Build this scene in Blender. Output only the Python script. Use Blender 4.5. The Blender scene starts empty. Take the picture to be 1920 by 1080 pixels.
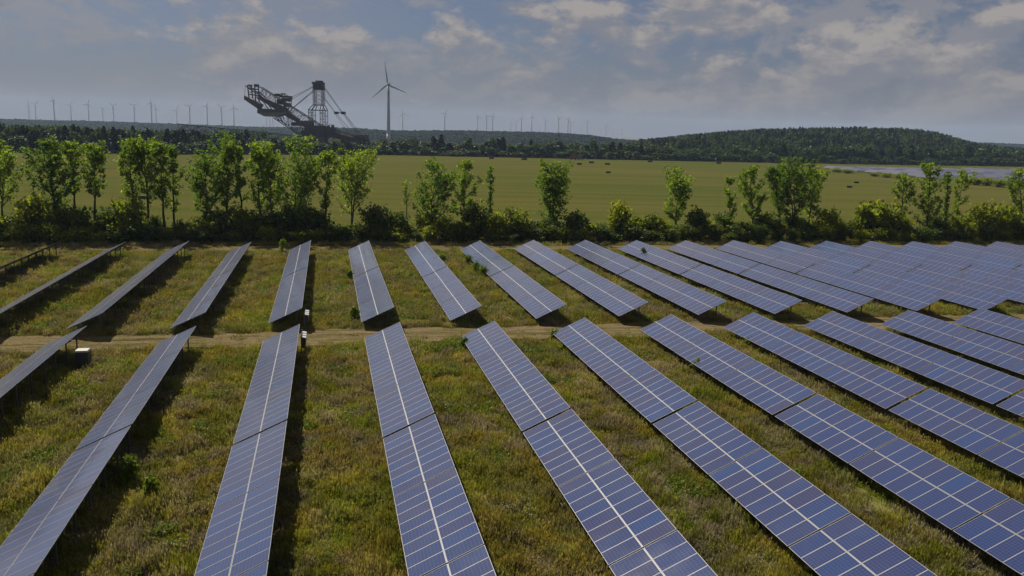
import bpy, math, random
import numpy as np
from mathutils import Vector, Matrix

R = math.radians
# ------------------------------------------------------------------ camera
CAM = np.array([22.5671, 0.0, 18.9036])
PITCH, ROLL, YAW, FPX = 0.18361, 0.02766, 0.22068, 1565.456
fw = np.array([math.sin(YAW)*math.cos(PITCH), math.cos(YAW)*math.cos(PITCH), -math.sin(PITCH)])
r0 = np.array([math.cos(YAW), -math.sin(YAW), 0.0])
u0 = np.cross(r0, fw)
rt = math.cos(ROLL)*r0 + math.sin(ROLL)*u0
up = -math.sin(ROLL)*r0 + math.cos(ROLL)*u0
scene = bpy.context.scene
COL = scene.collection
cam_data = bpy.data.cameras.new('camera')
cam = bpy.data.objects.new('camera', cam_data)
COL.objects.link(cam)
cam_data.sensor_width = 36.0
cam_data.lens = 36.0*FPX/1920.0
cam_data.clip_start = 0.5
cam_data.clip_end = 30000
cam.matrix_world = Matrix(((rt[0], up[0], -fw[0], CAM[0]), (rt[1], up[1], -fw[1], CAM[1]),
                           (rt[2], up[2], -fw[2], CAM[2]), (0, 0, 0, 1)))
scene.camera = cam

# ------------------------------------------------------------------ exposure, world, sun
scene.view_settings.view_transform = 'Standard'
scene.view_settings.look = 'None'
scene.view_settings.exposure = 0.68
scene.view_settings.gamma = 1.0
scene.view_settings.use_curve_mapping = False
SUN = Vector((-0.42, 0.85, 1.0)).normalized()          # towards the sun
SUN_EL = math.asin(SUN.z)
world = bpy.data.worlds.new('World')
scene.world = world
world.use_nodes = True


def nodes_of(tree):
    tree.nodes.clear()
    N, L = tree.nodes, tree.links

    def new(t, **kw):
        n = N.new(t)
        for k, v in kw.items():
            if k.startswith('i_'):
                n.inputs[k[2:]].default_value = v
            else:
                setattr(n, k, v)
        return n
    return new, L.new


def build_world():
    new, link = nodes_of(world.node_tree)
    out = new('ShaderNodeOutputWorld')
    bg = new('ShaderNodeBackground')
    bg.inputs['Strength'].default_value = 0.050
    sky = new('ShaderNodeTexSky', sky_type='NISHITA', sun_disc=False)
    sky.sun_elevation = SUN_EL
    sky.sun_rotation = math.atan2(SUN.x, SUN.y)
    sky.altitude = 100
    sky.air_density = 1.0
    sky.dust_density = 1.6
    sky.ozone_density = 1.2
    tc = new('ShaderNodeTexCoord')
    mp = new('ShaderNodeMapping')
    mp.inputs['Scale'].default_value = (1.0, 1.0, 1.9)
    link(tc.outputs['Generated'], mp.inputs['Vector'])

    def fbm(scale, detail, rough, off, dist=0.0):
        m = new('ShaderNodeMapping')
        m.inputs['Location'].default_value = off
        link(mp.outputs[0], m.inputs['Vector'])
        n = new('ShaderNodeTexNoise')
        n.inputs['Scale'].default_value = scale
        n.inputs['Detail'].default_value = detail
        n.inputs['Roughness'].default_value = rough
        n.inputs['Distortion'].default_value = dist
        link(m.outputs[0], n.inputs['Vector'])
        return n.outputs['Fac']

    def ramp(src, stops, interp='EASE'):
        r = new('ShaderNodeValToRGB')
        r.color_ramp.interpolation = interp
        el = r.color_ramp.elements
        while len(el) < len(stops):
            el.new(0.5)
        for e, (p, c) in zip(el, stops):
            e.position = p
            e.color = (*c, 1) if len(c) == 3 else c
        link(src, r.inputs['Fac'])
        return r.outputs['Color']
    OFF = (3.10, 1.70, 0.35)
    big = fbm(6.2, 12, 0.62, OFF, 0.1)
    lit = fbm(6.2, 12, 0.62, (OFF[0]-0.010, OFF[1], OFF[2]+0.030), 0.1)   # same clouds, shifted sunwards
    mask = ramp(big, [(0.0, (0, 0, 0)), (0.455, (0, 0, 0)), (0.545, (1, 1, 1)), (1.0, (1, 1, 1))])
    # thick towards the sun = grey base, thin towards the sun = bright crest
    d = new('ShaderNodeMath', operation='SUBTRACT')
    link(big, d.inputs[0])
    link(lit, d.inputs[1])
    sc = new('ShaderNodeMath', operation='MULTIPLY_ADD')
    link(d.outputs[0], sc.inputs[0])
    sc.inputs[1].default_value = 4.6
    sc.inputs[2].default_value = 0.5
    ccol = ramp(sc.outputs[0], [(0.0, (3.5, 4.0, 5.3)), (0.45, (4.2, 4.5, 5.4)), (0.66, (5.9, 5.7, 5.8)), (0.9, (8.0, 7.4, 7.0))], 'LINEAR')
    veil = fbm(1.7, 5, 0.55, (7.3, 2.2, 1.1), 0.4)
    vmask = ramp(veil, [(0.0, (0.12, 0.12, 0.12)), (0.40, (0.2, 0.2, 0.2)), (0.62, (0.85, 0.85, 0.85)), (1.0, (1, 1, 1))])
    # horizon haze, the lower the thicker
    sep = new('ShaderNodeSeparateXYZ')
    link(tc.outputs['Generated'], sep.inputs[0])
    hz = ramp(sep.outputs['Z'], [(0.0, (0.95, 0.95, 0.95)), (0.035, (0.72, 0.72, 0.72)), (0.10, (0.22, 0.22, 0.22)), (0.3, (0.05, 0.05, 0.05)), (1.0, (0.0, 0.0, 0.0))], 'LINEAR')

    def mix(fac, a, b):
        m = new('ShaderNodeMix', data_type='RGBA')
        link(fac, m.inputs['Factor'])
        for s, k in ((a, 6), (b, 7)):
            if isinstance(s, tuple):
                m.inputs[k].default_value = (*s, 1)
            else:
                link(s, m.inputs[k])
        return m.outputs[2]
    dim = new('ShaderNodeMix', data_type='RGBA', blend_type='MULTIPLY')
    dim.inputs['Factor'].default_value = 1.0
    link(sky.outputs[0], dim.inputs[6])
    dim.inputs[7].default_value = (0.40, 0.55, 0.84, 1)
    c = mix(vmask, dim.outputs[2], (4.7, 5.0, 5.9))
    small = fbm(11.0, 10, 0.66, (1.2, 5.1, 0.8), 0.3)
    smask = ramp(small, [(0.0, (0, 0, 0)), (0.47, (0, 0, 0)), (0.60, (0.65, 0.65, 0.65)), (1.0, (0.75, 0.75, 0.75))])
    c = mix(smask, c, (6.1, 5.85, 5.95))
    c = mix(mask, c, ccol)
    c = mix(hz, c, (3.8, 3.7, 3.9))
    dm = new('ShaderNodeMix', data_type='RGBA', blend_type='MULTIPLY')
    dm.inputs['Factor'].default_value = 1.0
    link(c, dm.inputs[6])
    dm.inputs[7].default_value = (0.60, 0.595, 0.59, 1)
    link(dm.outputs[2], bg.inputs['Color'])
    link(bg.outputs[0], out.inputs['Surface'])


build_world()
sun_data = bpy.data.lights.new('sun', 'SUN')
sun_data.energy = 4.9
sun_data.angle = R(0.53)
sun_data.color = (1.0, 0.93, 0.82)
sun_ob = bpy.data.objects.new('sun', sun_data)
sun_ob.rotation_euler = SUN.to_track_quat('Z', 'Y').to_euler()
sun_ob.location = (0, 0, 300)
COL.objects.link(sun_ob)
scene.cycles.max_bounces = 6
scene.cycles.transparent_max_bounces = 6
scene.cycles.volume_bounces = 0
scene.cycles.use_denoising = True
scene.cycles.sample_clamp_indirect = 6.0


# ------------------------------------------------------------------ pixels of the photograph to places
def ray(u, v):
    return fw + rt*(u-960)/FPX - up*(v-540)/FPX


def ground(u, v, z=0.0):
    d = ray(u, v)
    return CAM + d*(z-CAM[2])/d[2]


def on_y(u, v, Y):
    d = ray(u, v)
    return CAM + d*Y/d[1]


def on_depth(u, v, D):
    return CAM + ray(u, v)*D


def proj(p):
    d = np.asarray(p, float) - CAM
    w = d @ fw
    if w < 1:
        return None
    return 960+FPX*(d @ rt)/w, 540-FPX*(d @ up)/w


def stand(u, v_top, Y):
    """foot on the ground and height of an upright thing at world y = Y whose top shows at (u, v_top)"""
    p = on_y(u, v_top, Y)
    return np.array([p[0], Y, 0.0]), p[2]


def horizon(u):
    return 540 - FPX*math.tan(PITCH)/math.cos(ROLL) + (u-960)*math.tan(ROLL)


# ------------------------------------------------------------------ materials
ALB = 0.76


def material(name):
    m = bpy.data.materials.new(name)
    m.use_nodes = True
    new, link = nodes_of(m.node_tree)
    out = new('ShaderNodeOutputMaterial')
    return m, new, link, out


def principled(name, col, rough=0.6, metal=0.0, noise=0.0, scale=3.0, spec=0.5):
    col = tuple(c*0.46 for c in col)
    m, new, link, out = material(name)
    b = new('ShaderNodeBsdfPrincipled')
    b.inputs['Base Color'].default_value = (*col, 1)
    b.inputs['Roughness'].default_value = rough
    b.inputs['Metallic'].default_value = metal
    b.inputs['Specular IOR Level'].default_value = spec
    if noise:
        tc = new('ShaderNodeNewGeometry')
        n = new('ShaderNodeTexNoise')
        n.inputs['Scale'].default_value = scale
        n.inputs['Detail'].default_value = 5
        link(tc.outputs['Position'], n.inputs['Vector'])
        mx = new('ShaderNodeMix', data_type='RGBA')
        link(n.outputs['Fac'], mx.inputs['Factor'])
        mx.inputs[6].default_value = (*[c*(1-noise) for c in col], 1)
        mx.inputs[7].default_value = (*[min(1, c*(1+noise)) for c in col], 1)
        link(mx.outputs[2], b.inputs['Base Color'])
    link(b.outputs[0], out.inputs[0])
    return m


def color_ramp(new, link, src, stops, interp='LINEAR'):
    r = new('ShaderNodeValToRGB')
    r.color_ramp.interpolation = interp
    el = r.color_ramp.elements
    while len(el) < len(stops):
        el.new(0.5)
    for e, (p, c) in zip(el, stops):
        e.position = p
        e.color = (*c, 1)
    link(src, r.inputs['Fac'])
    return r.outputs['Color']


def noise_at(new, link, vec, scale, detail=5, rough=0.55, stretch=None, dist=0.0):
    if stretch:
        m = new('ShaderNodeMapping')
        m.inputs['Scale'].default_value = stretch
        if len(stretch) == 3:
            pass
        link(vec, m.inputs['Vector'])
        vec = m.outputs[0]
    n = new('ShaderNodeTexNoise')
    n.inputs['Scale'].default_value = scale
    n.inputs['Detail'].default_value = detail
    n.inputs['Roughness'].default_value = rough
    n.inputs['Distortion'].default_value = dist
    link(vec, n.inputs['Vector'])
    return n.outputs['Fac']


def mixc(new, link, fac, a, b, blend='MIX'):
    m = new('ShaderNodeMix', data_type='RGBA', blend_type=blend)
    if isinstance(fac, float):
        m.inputs['Factor'].default_value = fac
    else:
        link(fac, m.inputs['Factor'])
    for s, k in ((a, 6), (b, 7)):
        if isinstance(s, tuple):
            m.inputs[k].default_value = (*s, 1)
        else:
            link(s, m.inputs[k])
    return m.outputs[2]


def leaf_material(name, c0, c1, c2, trans=0.42, attr=True):
    """leaves: own tint per leaf (stored on the mesh), some light shining through"""
    c0, c1, c2 = (tuple(x*ALB for x in c) for c in (c0, c1, c2))
    m, new, link, out = material(name)
    a = new('ShaderNodeAttribute', attribute_name='tint')
    oi = new('ShaderNodeObjectInfo')
    add = new('ShaderNodeMath', operation='MULTIPLY_ADD')
    link(oi.outputs['Random'], add.inputs[0])
    add.inputs[1].default_value = 0.30
    sub = new('ShaderNodeMath', operation='ADD')
    link(a.outputs['Fac'], sub.inputs[0])
    sub.inputs[1].default_value = -0.15
    link(sub.outputs[0], add.inputs[2])
    col = color_ramp(new, link, add.outputs[0], [(0.0, c0), (0.5, c1), (1.0, c2)])
    d = new('ShaderNodeBsdfPrincipled')
    d.inputs['Roughness'].default_value = 0.55
    d.inputs['Specular IOR Level'].default_value = 0.12
    link(col, d.inputs['Base Color'])
    t = new('ShaderNodeBsdfTranslucent')
    tcol = mixc(new, link, 1.0, col, (1.2, 1.2, 0.5), 'MULTIPLY')
    link(tcol, t.inputs['Color'])
    mx = new('ShaderNodeMixShader')
    mx.inputs[0].default_value = trans
    link(d.outputs[0], mx.inputs[1])
    link(t.outputs[0], mx.inputs[2])
    link(mx.outputs[0], out.inputs[0])
    return m


def meadow_colour(new, link, vec):
    """patches of a dry summer meadow: green, ochre, mauve-brown seed heads"""
    n1 = noise_at(new, link, vec, 0.16, 4, 0.6)
    n2 = noise_at(new, link, vec, 0.55, 5, 0.65)
    n3 = noise_at(new, link, vec, 0.09, 3, 0.5, (1, 1.0, 1))
    base = color_ramp(new, link, n1, [(0.28, (0.115, 0.155, 0.018)), (0.41, (0.190, 0.220, 0.026)), (0.52, (0.235, 0.225, 0.036)), (0.60, (0.285, 0.225, 0.044)), (0.67, (0.160, 0.190, 0.026))])
    mauve = color_ramp(new, link, n2, [(0.35, (0.265, 0.225, 0.125)), (0.65, (0.280, 0.232, 0.200))])
    k = color_ramp(new, link, n2, [(0.40, (0, 0, 0)), (0.58, (0.95, 0.95, 0.95))])
    k3 = color_ramp(new, link, n3, [(0.36, (0.25, 0.25, 0.25)), (0.58, (1, 1, 1))])
    kk = mixc(new, link, 1.0, k, k3, 'MULTIPLY')
    n5 = noise_at(new, link, vec, 0.32, 5, 0.65, (1.0, 0.55, 1), 0.6)
    lum = color_ramp(new, link, n5, [(0.30, (0.40, 0.42, 0.42)), (0.50, (0.66, 0.66, 0.66)), (0.66, (0.96, 0.97, 0.92))])
    return mixc(new, link, 1.0, mixc(new, link, kk, base, mauve), lum, 'MULTIPLY')


def grass_material():
    m, new, link, out = material('meadow_grass')
    g = new('ShaderNodeNewGeometry')
    col = meadow_colour(new, link, g.outputs['Position'])
    a = new('ShaderNodeAttribute', attribute_name='tint')
    v = new('ShaderNodeMath', operation='MULTIPLY_ADD')
    link(a.outputs['Fac'], v.inputs[0])
    v.inputs[1].default_value = 0.9
    v.inputs[2].default_value = 0.55
    vm = new('ShaderNodeVectorMath', operation='SCALE')
    link(col, vm.inputs[0])
    link(v.outputs[0], vm.inputs['Scale'])
    d = new('ShaderNodeBsdfDiffuse')
    link(vm.outputs[0], d.inputs['Color'])
    t = new('ShaderNodeBsdfTranslucent')
    link(mixc(new, link, 1.0, vm.outputs[0], (1.35, 1.3, 0.7), 'MULTIPLY'), t.inputs['Color'])
    mx = new('ShaderNodeMixShader')
    mx.inputs[0].default_value = 0.28
    link(d.outputs[0], mx.inputs[1])
    link(t.outputs[0], mx.inputs[2])
    link(mx.outputs[0], out.inputs[0])
    return m


def ground_material():
    m, new, link, out = material('meadow_soil')
    g = new('ShaderNodeNewGeometry')
    col = meadow_colour(new, link, g.outputs['Position'])
    fine = noise_at(new, link, g.outputs['Position'], 6.0, 6, 0.7)
    f = color_ramp(new, link, fine, [(0.3, (0.35, 0.33, 0.3)), (0.7, (0.85, 0.8, 0.7))])
    c = mixc(new, link, 1.0, col, f, 'MULTIPLY')
    b = new('ShaderNodeBsdfDiffuse')
    link(c, b.inputs['Color'])
    link(b.outputs[0], out.inputs[0])
    return m


def track_material():
    m, new, link, out = material('dirt_track')
    g = new('ShaderNodeNewGeometry')
    P = g.outputs['Position']
    n1 = noise_at(new, link, P, 0.9, 6, 0.62, (0.07, 1.5, 1))
    n2 = noise_at(new, link, P, 5.0, 6, 0.7)
    c = color_ramp(new, link, n1, [(0.34, (0.120, 0.120, 0.040)), (0.43, (0.215, 0.175, 0.080)), (0.52, (0.350, 0.265, 0.145)), (0.60, (0.160, 0.145, 0.055)), (0.70, (0.330, 0.250, 0.135))])
    f = color_ramp(new, link, n2, [(0.3, (0.55, 0.55, 0.55)), (0.7, (1.1, 1.08, 1.05))])
    c = mixc(new, link, 1.0, mixc(new, link, 1.0, c, f, 'MULTIPLY'), (0.52, 0.52, 0.52), 'MULTIPLY')
    b = new('ShaderNodeBsdfDiffuse')
    link(c, b.inputs['Color'])
    bp = new('ShaderNodeBump')
    bp.inputs['Strength'].default_value = 0.8
    bp.inputs['Distance'].default_value = 0.12
    link(n2, bp.inputs['Height'])
    link(bp.outputs[0], b.inputs['Normal'])
    link(b.outputs[0], out.inputs[0])
    return m


def field_material():
    m, new, link, out = material('mown_field')
    g = new('ShaderNodeNewGeometry')
    P = g.outputs['Position']
    rot = new('ShaderNodeMapping')
    rot.inputs['Rotation'].default_value = (0, 0, R(8))
    link(P, rot.inputs['Vector'])
    n1 = noise_at(new, link, rot.outputs[0], 0.10, 4, 0.6, (0.035, 1.0, 1))
    n2 = noise_at(new, link, rot.outputs[0], 0.012, 4, 0.55, (0.6, 1.0, 1))
    n3 = noise_at(new, link, P, 0.9, 5, 0.7)
    c = color_ramp(new, link, n1, [(0.30, (0.105, 0.116, 0.027)), (0.47, (0.128, 0.133, 0.034)), (0.56, (0.152, 0.142, 0.043)), (0.70, (0.136, 0.136, 0.037))])
    c2 = color_ramp(new, link, n2, [(0.35, (0.88, 0.98, 0.9)), (0.65, (1.12, 1.04, 1.05))])
    c = mixc(new, link, 1.0, c, c2, 'MULTIPLY')
    f = color_ramp(new, link, n3, [(0.3, (0.85, 0.85, 0.85)), (0.7, (1.12, 1.12, 1.12))])
    c = mixc(new, link, 1.0, mixc(new, link, 1.0, c, f, 'MULTIPLY'), (0.46, 0.465, 0.45), 'MULTIPLY')
    b = new('ShaderNodeBsdfDiffuse')
    link(c, b.inputs['Color'])
    link(b.outputs[0], out.inputs[0])
    return m


def panel_material():
    """polycrystalline cells behind glass; cell grid 6 x 10 in panel coordinates"""
    m, new, link, out = material('solar_glass')
    tc = new('ShaderNodeTexCoord')
    sep = new('ShaderNodeSeparateXYZ')
    link(tc.outputs['UV'], sep.inputs[0])
    oi = new('ShaderNodeObjectInfo')

    def grid(sock, count, width):
        a = new('ShaderNodeMath', operation='MULTIPLY')
        link(sock, a.inputs[0])
        a.inputs[1].default_value = count
        b = new('ShaderNodeMath', operation='FRACT')
        link(a.outputs[0], b.inputs[0])
        c = new('ShaderNodeMath', operation='LESS_THAN')
        link(b.outputs[0], c.inputs[0])
        c.inputs[1].default_value = width
        return c.outputs[0]
    gx = grid(sep.outputs['X'], 10, 0.075)
    gy = grid(sep.outputs['Y'], 6, 0.075)
    g = new('ShaderNodeMath', operation='MAXIMUM')
    link(gx, g.inputs[0])
    link(gy, g.inputs[1])
    # each panel its own shade, each cell a slight one
    tint = color_ramp(new, link, oi.outputs['Random'], [(0.0, (0.016, 0.050, 0.215)), (0.3, (0.020, 0.046, 0.190)), (0.55, (0.030, 0.044, 0.175)), (0.8, (0.010, 0.060, 0.245)), (1.0, (0.036, 0.042, 0.155))], 'LINEAR')
    n = noise_at(new, link, tc.outputs['UV'], 22.0, 3, 0.6)
    nv = color_ramp(new, link, n, [(0.3, (0.8, 0.8, 0.82)), (0.7, (1.2, 1.2, 1.18))])
    c = mixc(new, link, 1.0, tint, nv, 'MULTIPLY')
    c = mixc(new, link, g.outputs[0], c, (0.13, 0.15, 0.22))
    c = mixc(new, link, 1.0, c, (0.44, 0.44, 0.44), 'MULTIPLY')
    b = new('ShaderNodeBsdfPrincipled')
    link(c, b.inputs['Base Color'])
    b.inputs['Roughness'].default_value = 0.13
    b.inputs['IOR'].default_value = 1.5
    b.inputs['Specular IOR Level'].default_value = 0.6
    b.inputs['Sheen Weight'].default_value = 0.33
    b.inputs['Sheen Roughness'].default_value = 0.45
    b.inputs['Sheen Tint'].default_value = (0.95, 0.97, 1.0, 1)
    # dust film
    du = new('ShaderNodeNewGeometry')
    dn = noise_at(new, link, du.outputs['Position'], 0.35, 4, 0.6)
    rr = new('ShaderNodeMapRange')
    link(dn, rr.inputs[0])
    rr.inputs[1].default_value = 0.3
    rr.inputs[2].default_value = 0.7
    rr.inputs[3].default_value = 0.08
    rr.inputs[4].default_value = 0.17
    link(rr.outputs[0], b.inputs['Roughness'])
    link(b.outputs[0], out.inputs[0])
    return m


M = {}
M['glass'] = panel_material()
M['alu'] = principled('aluminium_frame', (0.40, 0.39, 0.39), 0.5, 0.1)
M['back'] = principled('panel_back_sheet', (0.30, 0.30, 0.31), 0.7)
M['steel'] = principled('galvanised_steel', (0.22, 0.22, 0.225), 0.55, 0.5, 0.2, 4)
M['grass'] = grass_material()
M['soil'] = ground_material()
M['track'] = track_material()
M['field'] = field_material()
M['bark'] = principled('bark', (0.075, 0.060, 0.042), 0.9, 0, 0.35, 6)
M['leaf_light'] = leaf_material('poplar_leaves', (0.080, 0.145, 0.016), (0.160, 0.250, 0.026), (0.270, 0.350, 0.042), 0.62)
M['leaf_dark'] = leaf_material('dark_poplar_leaves', (0.055, 0.112, 0.014), (0.110, 0.190, 0.022), (0.200, 0.285, 0.036), 0.60)
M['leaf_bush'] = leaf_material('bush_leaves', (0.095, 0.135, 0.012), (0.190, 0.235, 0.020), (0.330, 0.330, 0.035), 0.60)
M['leaf_dull'] = leaf_material('dark_bush_leaves', (0.038, 0.064, 0.012), (0.078, 0.115, 0.018), (0.150, 0.185, 0.030), 0.42)  # darker green leaf colour for the dark bushes
M['leaf_far'] = leaf_material('distant_leaves', (0.022, 0.048, 0.015), (0.046, 0.084, 0.022), (0.085, 0.126, 0.030), 0.32)
M['leaf_pine'] = leaf_material('pine_needles', (0.012, 0.022, 0.010), (0.022, 0.036, 0.014), (0.036, 0.050, 0.020), 0.12)
M['weed'] = leaf_material('weed_leaves', (0.080, 0.130, 0.014), (0.140, 0.205, 0.020), (0.230, 0.290, 0.030), 0.40)
M['ridge'] = principled('ridge_forest', (0.030, 0.046, 0.030), 1.0, 0, 0.15, 0.01, 0.0)
M['rust'] = principled('weathered_steel', (0.26, 0.215, 0.205), 0.85, 0.2, 0.4, 0.5)
M['darksteel'] = principled('dark_painted_steel', (0.17, 0.160, 0.170), 0.8, 0.2, 0.3, 0.5)
M['ballast'] = principled('grey_plate', (0.19, 0.175, 0.17), 0.7, 0.1, 0.3, 0.3)
M['paleplate'] = principled('pale_plate', (0.33, 0.36, 0.33), 0.7, 0.0, 0.2, 0.3)
M['white'] = principled('white_paint', (0.75, 0.76, 0.76), 0.45)
M['turbine'] = principled('turbine_grey_white', (0.85, 0.88, 0.90), 0.5)
M['bale'] = principled('hay_bale', (0.13, 0.105, 0.045), 0.95, 0, 0.4, 3)
M['red'] = principled('red_paint', (0.30, 0.045, 0.035), 0.5)
M['black'] = principled('black_rubber', (0.02, 0.02, 0.02), 0.8)
M['glasspane'] = principled('dark_window', (0.03, 0.04, 0.05), 0.15)
M['cabinet'] = principled('cabinet_grey', (0.05, 0.055, 0.065), 0.6)
M['lid'] = principled('cabinet_lid', (0.50, 0.49, 0.42), 0.6)
M['flower'] = principled('white_petals', (0.75, 0.75, 0.66), 0.8)


# ------------------------------------------------------------------ mesh builder
class MB:
    def __init__(self):
        self.v, self.f, self.m = [], [], []

    def quad(self, a, b, c, d, mi=0):
        n = len(self.v)
        self.v += [tuple(a), tuple(b), tuple(c), tuple(d)]
        self.f.append((n, n+1, n+2, n+3))
        self.m.append(mi)

    def hexa(self, c, mi=0):
        """8 corners: bottom ring 0-3 counterclockwise seen from above, top ring 4-7"""
        n = len(self.v)
        self.v += [tuple(x) for x in c]
        for q in ((3, 2, 1, 0), (4, 5, 6, 7), (0, 1, 5, 4), (1, 2, 6, 5), (2, 3, 7, 6), (3, 0, 4, 7)):
            self.f.append(tuple(n+i for i in q))
            self.m.append(mi)

    def box(self, x0, x1, y0, y1, z0, z1, mi=0):
        self.hexa([(x0, y0, z0), (x1, y0, z0), (x1, y1, z0), (x0, y1, z0),
                   (x0, y0, z1), (x1, y0, z1), (x1, y1, z1), (x0, y1, z1)], mi)

    def beam(self, p, q, w, h=None, mi=0):
        h = h or w
        p, q = Vector(p), Vector(q)
        d = (q-p)
        if d.length < 1e-6:
            return
        d.normalize()
        s = d.cross(Vector((0, 0, 1)))
        if s.length < 1e-3:
            s = Vector((1, 0, 0))
        s.normalize()
        t = s.cross(d)
        s, t = s*w/2, t*h/2
        self.hexa([p-s-t, p+s-t, q+s-t, q-s-t, p-s+t, p+s+t, q+s+t, q-s+t], mi)

    def tube(self, p, q, r0_, r1_, n=6, mi=0, cap=True):
        p, q = Vector(p), Vector(q)
        d = (q-p).normalized()
        s = d.cross(Vector((0, 0, 1)))
        if s.length < 1e-3:
            s = Vector((1, 0, 0))
        s.normalize()
        t = d.cross(s)
        b = len(self.v)
        for c, r in ((p, r0_), (q, r1_)):
            for i in range(n):
                a = 2*math.pi*i/n
                self.v.append(tuple(c + s*(r*math.cos(a)) + t*(r*math.sin(a))))
        for i in range(n):
            j = (i+1) % n
            self.f.append((b+i, b+j, b+n+j, b+n+i))
            self.m.append(mi)
        if cap:
            self.f.append(tuple(b+i for i in reversed(range(n))))
            self.f.append(tuple(b+n+i for i in range(n)))
            self.m += [mi, mi]

    def mesh(self, name, mats, smooth=False):
        me = bpy.data.meshes.new(name)
        me.from_pydata(self.v, [], self.f)
        for mt in mats:
            me.materials.append(mt)
        me.polygons.foreach_set('material_index', self.m)
        if smooth:
            me.polygons.foreach_set('use_smooth', [True]*len(self.f))
        me.update()
        return me


def link_obj(name, me, parent=None, loc=None, rot=None):
    o = bpy.data.objects.new(name, me)
    COL.objects.link(o)
    if parent:
        o.parent = parent
    if loc is not None:
        o.location = loc
    if rot is not None:
        o.rotation_euler = rot
    return o


def tag(o, label, cat, group=None, kind=None):
    o['label'] = label
    o['category'] = cat
    if group:
        o['group'] = group
    if kind:
        o['kind'] = kind
    return o


def structure(name, me, parent=None, label=None):
    o = link_obj(name, me, parent)
    o['kind'] = 'structure'
    if label:
        o['label'] = label
    return o


def ordinal(n):
    W_ = ['zeroth', 'first', 'second', 'third', 'fourth', 'fifth', 'sixth', 'seventh', 'eighth', 'ninth', 'tenth', 'eleventh', 'twelfth',
          'thirteenth', 'fourteenth', 'fifteenth', 'sixteenth', 'seventeenth', 'eighteenth', 'nineteenth', 'twentieth']
    if n <= 20:
        return W_[n]
    return '%d%s' % (n, 'th' if n % 100 in (11, 12, 13) else {1: 'st', 2: 'nd', 3: 'rd'}.get(n % 10, 'th'))


def cloud_mesh(name, verts, faces, mats, tint=None):
    """numpy arrays: verts (n,3), faces (m,4) or (m,3); tint per vertex"""
    me = bpy.data.meshes.new(name)
    k = faces.shape[1]
    me.vertices.add(len(verts))
    me.vertices.foreach_set('co', np.ascontiguousarray(verts, np.float32).ravel())
    me.loops.add(faces.size)
    me.loops.foreach_set('vertex_index', np.ascontiguousarray(faces, np.int32).ravel())
    me.polygons.add(len(faces))
    me.polygons.foreach_set('loop_start', np.arange(0, faces.size, k, dtype=np.int32))
    me.polygons.foreach_set('loop_total', np.full(len(faces), k, np.int32))
    for mt in mats:
        me.materials.append(mt)
    me.update(calc_edges=True)
    if tint is not None:
        at = me.attributes.new('tint', 'FLOAT', 'POINT')
        at.data.foreach_set('value', np.ascontiguousarray(tint, np.float32))
    return me


def grid_sheet(name, x0, x1, y0, y1, nx, ny, zfun, mat, edge=None):
    xs, ys = np.linspace(x0, x1, nx+1), np.linspace(y0, y1, ny+1)
    X, Y = np.meshgrid(xs, ys)
    if edge:
        X, Y = edge(X, Y)
    Z = zfun(X, Y)
    v = np.stack([X, Y, Z], -1).reshape(-1, 3)
    i = np.arange((nx+1)*(ny+1)).reshape(ny+1, nx+1)
    f = np.stack([i[:-1, :-1], i[:-1, 1:], i[1:, 1:], i[1:, :-1]], -1).reshape(-1, 4)
    me = cloud_mesh(name, v, f, [mat])
    me.polygons.foreach_set('use_smooth', [True]*len(f))
    return me


# ------------------------------------------------------------------ the setting: ground, tracks, field, hills
flat = lambda z: (lambda X, Y: np.zeros_like(X)+z)
gm = MB()
gm.quad((-5900, -250, 0), (5900, -250, 0), (5900, 7300, 0), (-5900, 7300, 0))
structure('ground', gm.mesh('ground', [M['soil']]))


def wob(x, s=0.0):
    return 0.35*np.sin(x*0.21+s)+0.22*np.sin(x*0.53+1.3+s)+0.12*np.sin(x*1.31+0.4+s)


def track_edge(ya, yb, s):
    def fn(X, Y):
        t = (Y-ya)/(yb-ya)
        return X, Y + np.where(t < 0.5, wob(X, s), wob(X, s+2.2))*np.abs(2*t-1)
    return fn


def rutted(X, Y, y0, y1, z0):
    t = (Y-y0)/(y1-y0)
    r = np.exp(-((t-0.3)/0.07)**2)+np.exp(-((t-0.62)/0.07)**2)
    return z0 + 0.13 - 0.10*r + 0.012*np.sin(X*1.7+Y*2.3) + 0.010*np.sin(X*3.9-Y*5.1)


TR1 = (73.2, 78.6)
TR2 = (131.5, 137.0)
structure('track', grid_sheet('track', -60, 260, TR1[0], TR1[1], 500, 18, lambda X, Y: rutted(X, Y, TR1[0], TR1[1], 0), M['track'], track_edge(*TR1, 0.3)), None, 'rutted straw-brown dirt track crossing between the two panel blocks')
structure('track', grid_sheet('track', -120, 340, TR2[0], TR2[1], 500, 14, lambda X, Y: rutted(X, Y, TR2[0], TR2[1], 0), M['track'], track_edge(*TR2, 1.9)), None, 'dirt track in tree shade along the foot of the hedgerow')

# mown field beyond the hedgerow; its far edge follows the photograph
far_edge = [(-700, 500), (-142, 533), (-60, 561), (65, 634), (178, 640), (339, 640), (480, 660), (620, 690), (1500, 760)]
fx, fy = np.array([p[0] for p in far_edge], float), np.array([p[1] for p in far_edge], float)


def field_y(x):
    return np.interp(x, fx, fy)


def field_edge(X, Y):
    return X, 157 + (Y-157)/(600-157)*(field_y(X)-157)


structure('field', grid_sheet('field', -700, 1500, 157, 600, 90, 40, flat(0.02), M['field'], field_edge), None, 'pale green mown field with faint swaths beyond the hedgerow')


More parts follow.
